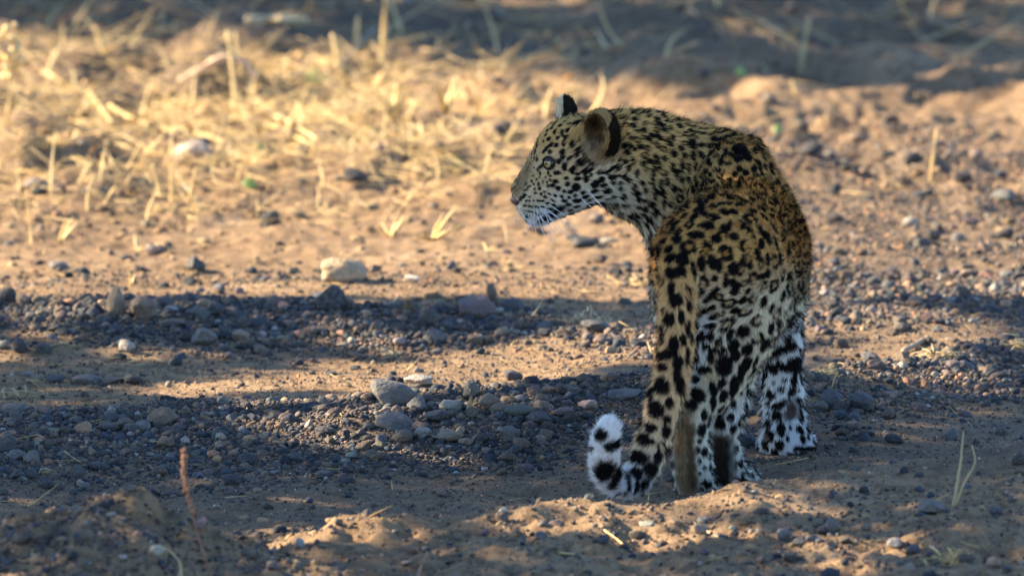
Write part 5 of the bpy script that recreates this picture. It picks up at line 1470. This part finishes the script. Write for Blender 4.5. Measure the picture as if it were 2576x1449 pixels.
# ------------------------------------------------------------------ eye, nose, whiskers
def uvsphere(r, seg=32, ring=20):
    bm = bmesh.new(); bmesh.ops.create_uvsphere(bm, u_segments=seg, v_segments=ring, radius=r)
    me = bpy.data.meshes.new('ball'); bm.to_mesh(me); bm.free()
    me.polygons.foreach_set('use_smooth', np.ones(len(me.polygons), bool))
    return me
m = NT('leopard eye')
_tc = m.n('ShaderNodeTexCoord'); _ln = m.n('ShaderNodeVectorMath', _operation='LENGTH'); _mp = m.n('ShaderNodeMapping')
_mp.inputs['Scale'].default_value = (1, 1, 0)
m.l(_tc.outputs['Object'], _mp.inputs[0]); m.l(_mp.outputs[0], _ln.inputs[0])
_mr = m.n('ShaderNodeMapRange'); _mr.inputs['From Max'].default_value = .013
m.l(_ln.outputs['Value'], _mr.inputs['Value'])
m.l(m.ramp(_mr.outputs[0], [(0, (.004, .004, .004)), (.20, (.004, .004, .004)), (.26, (.34, .25, .10)), (.58, (.40, .31, .14)), (.70, (.14, .10, .04)), (.76, (.006, .005, .004))]), m.b.inputs['Base Color'])
m.b.inputs['Roughness'].default_value = .06
m.b.inputs['Specular IOR Level'].default_value = .5
EYEMAT = m.m
LIDMAT = NT('eyelid skin'); LIDMAT.b.inputs['Base Color'].default_value = (.015, .012, .010, 1); LIDMAT = LIDMAT.m
def put_eye(center, look):
    o = add_obj('eye', uvsphere(.0125), EYEMAT, parent=leopard)
    o.matrix_world = Matrix.Translation(Vector(center)) @ Vector(look).to_track_quat('Z', 'Y').to_matrix().to_4x4()
    o.matrix_parent_inverse = Matrix.Identity(4)
    # upper lid: a hood over the top of the ball
    bm = bmesh.new(); bmesh.ops.create_uvsphere(bm, u_segments=28, v_segments=18, radius=.0134)
    mi = o.matrix_world.to_3x3().inverted() @ Vector((0, 0, 1))
    bmesh.ops.delete(bm, geom=[v for v in bm.verts if v.co.dot(mi) < .0038], context='VERTS')
    me = bpy.data.meshes.new('eyelid'); bm.to_mesh(me); bm.free()
    me.polygons.foreach_set('use_smooth', np.ones(len(me.polygons), bool))
    add_obj('eyelid', me, LIDMAT, parent=o)
    return o
if EYE:
    c_ = EYE[0]
    put_eye(c_-EYE[1]*.0085+HF*.001, HL*.62+HF*.78)
    # the eye on the far side
    lat = (c_-hp(1382, 411)) @ HL
    cf = c_-HL*2*lat
    put_eye(cf+HL*.0085, -HL*.62+HF*.78)
m = NT('leopard nose'); m.b.inputs['Roughness'].default_value = .35
_nz = m.n('ShaderNodeTexNoise'); _nz.inputs['Scale'].default_value = 60
m.l(m.ramp(_nz.outputs['Fac'], [(.3, (.17, .07, .06)), (.7, (.26, .12, .10))]), m.b.inputs['Base Color'])
bm = bmesh.new(); bmesh.ops.create_icosphere(bm, subdivisions=3, radius=1)
for v in bm.verts:
    x, y, z = v.co          # x forward, y lateral, z up: wide at the top, narrow at the lip
    wd = .0185*(1.0 if z > 0 else 1.0+z*.55)
    v.co = Vector(HF)*(x*.012-max(0, -z)*.004)+Vector(HL)*(y*wd)+Vector(HU)*(z*.0125)
me = bpy.data.meshes.new('nose'); bm.to_mesh(me); bm.free()
me.polygons.foreach_set('use_smooth', np.ones(len(me.polygons), bool))
nose = add_obj('nose', me, m.m, parent=leopard, loc=hp(1299, 503))
m = NT('nostril'); m.b.inputs['Base Color'].default_value = (.01, .008, .008, 1); m.b.inputs['Roughness'].default_value = .5
for s in (1, -1):
    bm = bmesh.new(); bmesh.ops.create_icosphere(bm, subdivisions=2, radius=1)
    for v in bm.verts:
        x, y, z = v.co
        v.co = Vector(HF)*(x*.0085+z*-.004)+Vector(HL)*(y*.004)+Vector(HU)*(z*.0062+x*-.002)
    me = bpy.data.meshes.new('nostril'); bm.to_mesh(me); bm.free()
    me.polygons.foreach_set('use_smooth', np.ones(len(me.polygons), bool))
    add_obj('nostril', me, m.m, parent=nose, loc=Vector(HL*s*.0165+HU*-.0005-HF*.004))
m = NT('whisker'); m.b.inputs['Base Color'].default_value = (.85, .86, .88, 1); m.b.inputs['Roughness'].default_value = .35
def thread(name, pts, r0, r1, mat, parent, sides=5, n=6):
    P = catmull(pts, n); V = []; F = []
    for i in range(len(P)):
        t = P[min(i+1, len(P)-1)]-P[max(i-1, 0)]; t /= np.linalg.norm(t)
        a = np.cross(t, [.3, .5, .8]); a /= np.linalg.norm(a); b = np.cross(t, a)
        r = lerp(r0, r1, i/(len(P)-1))
        for s in range(sides):
            V.append(P[i]+(a*math.cos(s*2*math.pi/sides)+b*math.sin(s*2*math.pi/sides))*r)
    for i in range(len(P)-1):
        for s in range(sides):
            F.append((i*sides+s, i*sides+(s+1) % sides, (i+1)*sides+(s+1) % sides, (i+1)*sides+s))
    return add_obj(name, mesh_from(name, V, F, True), mat, parent)
_wh = [((345,1165),(420,1200),(560,1290),(740,1440)),((430,1135),(520,1190),(610,1260),(700,1370)),((310,1165),(345,1240),(420,1340),(510,1440)),((375,1165),(440,1250),(520,1340),(600,1440)),((320,1200),(340,1290),(370,1390),(410,1460)),
       ((420,1180),(500,1240),(600,1350),(650,1440)),((390,1190),(430,1290),(470,1390),(500,1500)),((300,1215),(290,1290),(300,1360),(310,1420)),((350,1220),(380,1310),(430,1420),(470,1540)),((270,1215),(250,1290),(235,1370),(210,1410)),
       ((810,955),(860,1020),(920,1090),(985,1170)),((765,1065),(800,1110),(840,1140),(870,1160)),((280,490),(230,390),(130,250),(35,120)),((250,550),(235,530),(215,515),(190,505)),((340,1150),(400,1230),(470,1300),(540,1430)),((150,1190),(120,1230),(100,1290),(95,1330))]
for w_ in _wh:
    h = onto(*q('H', *w_[0]))
    if h is None: continue
    y0 = h[0][1]
    pts = [W(*q('H', *p), y0-.022*i) for i, p in enumerate(w_)]
    pts[0] = h[0]-h[1]*.003
    thread('whisker', pts, .00056, .00036, m.m, leopard)
say('leopard done')
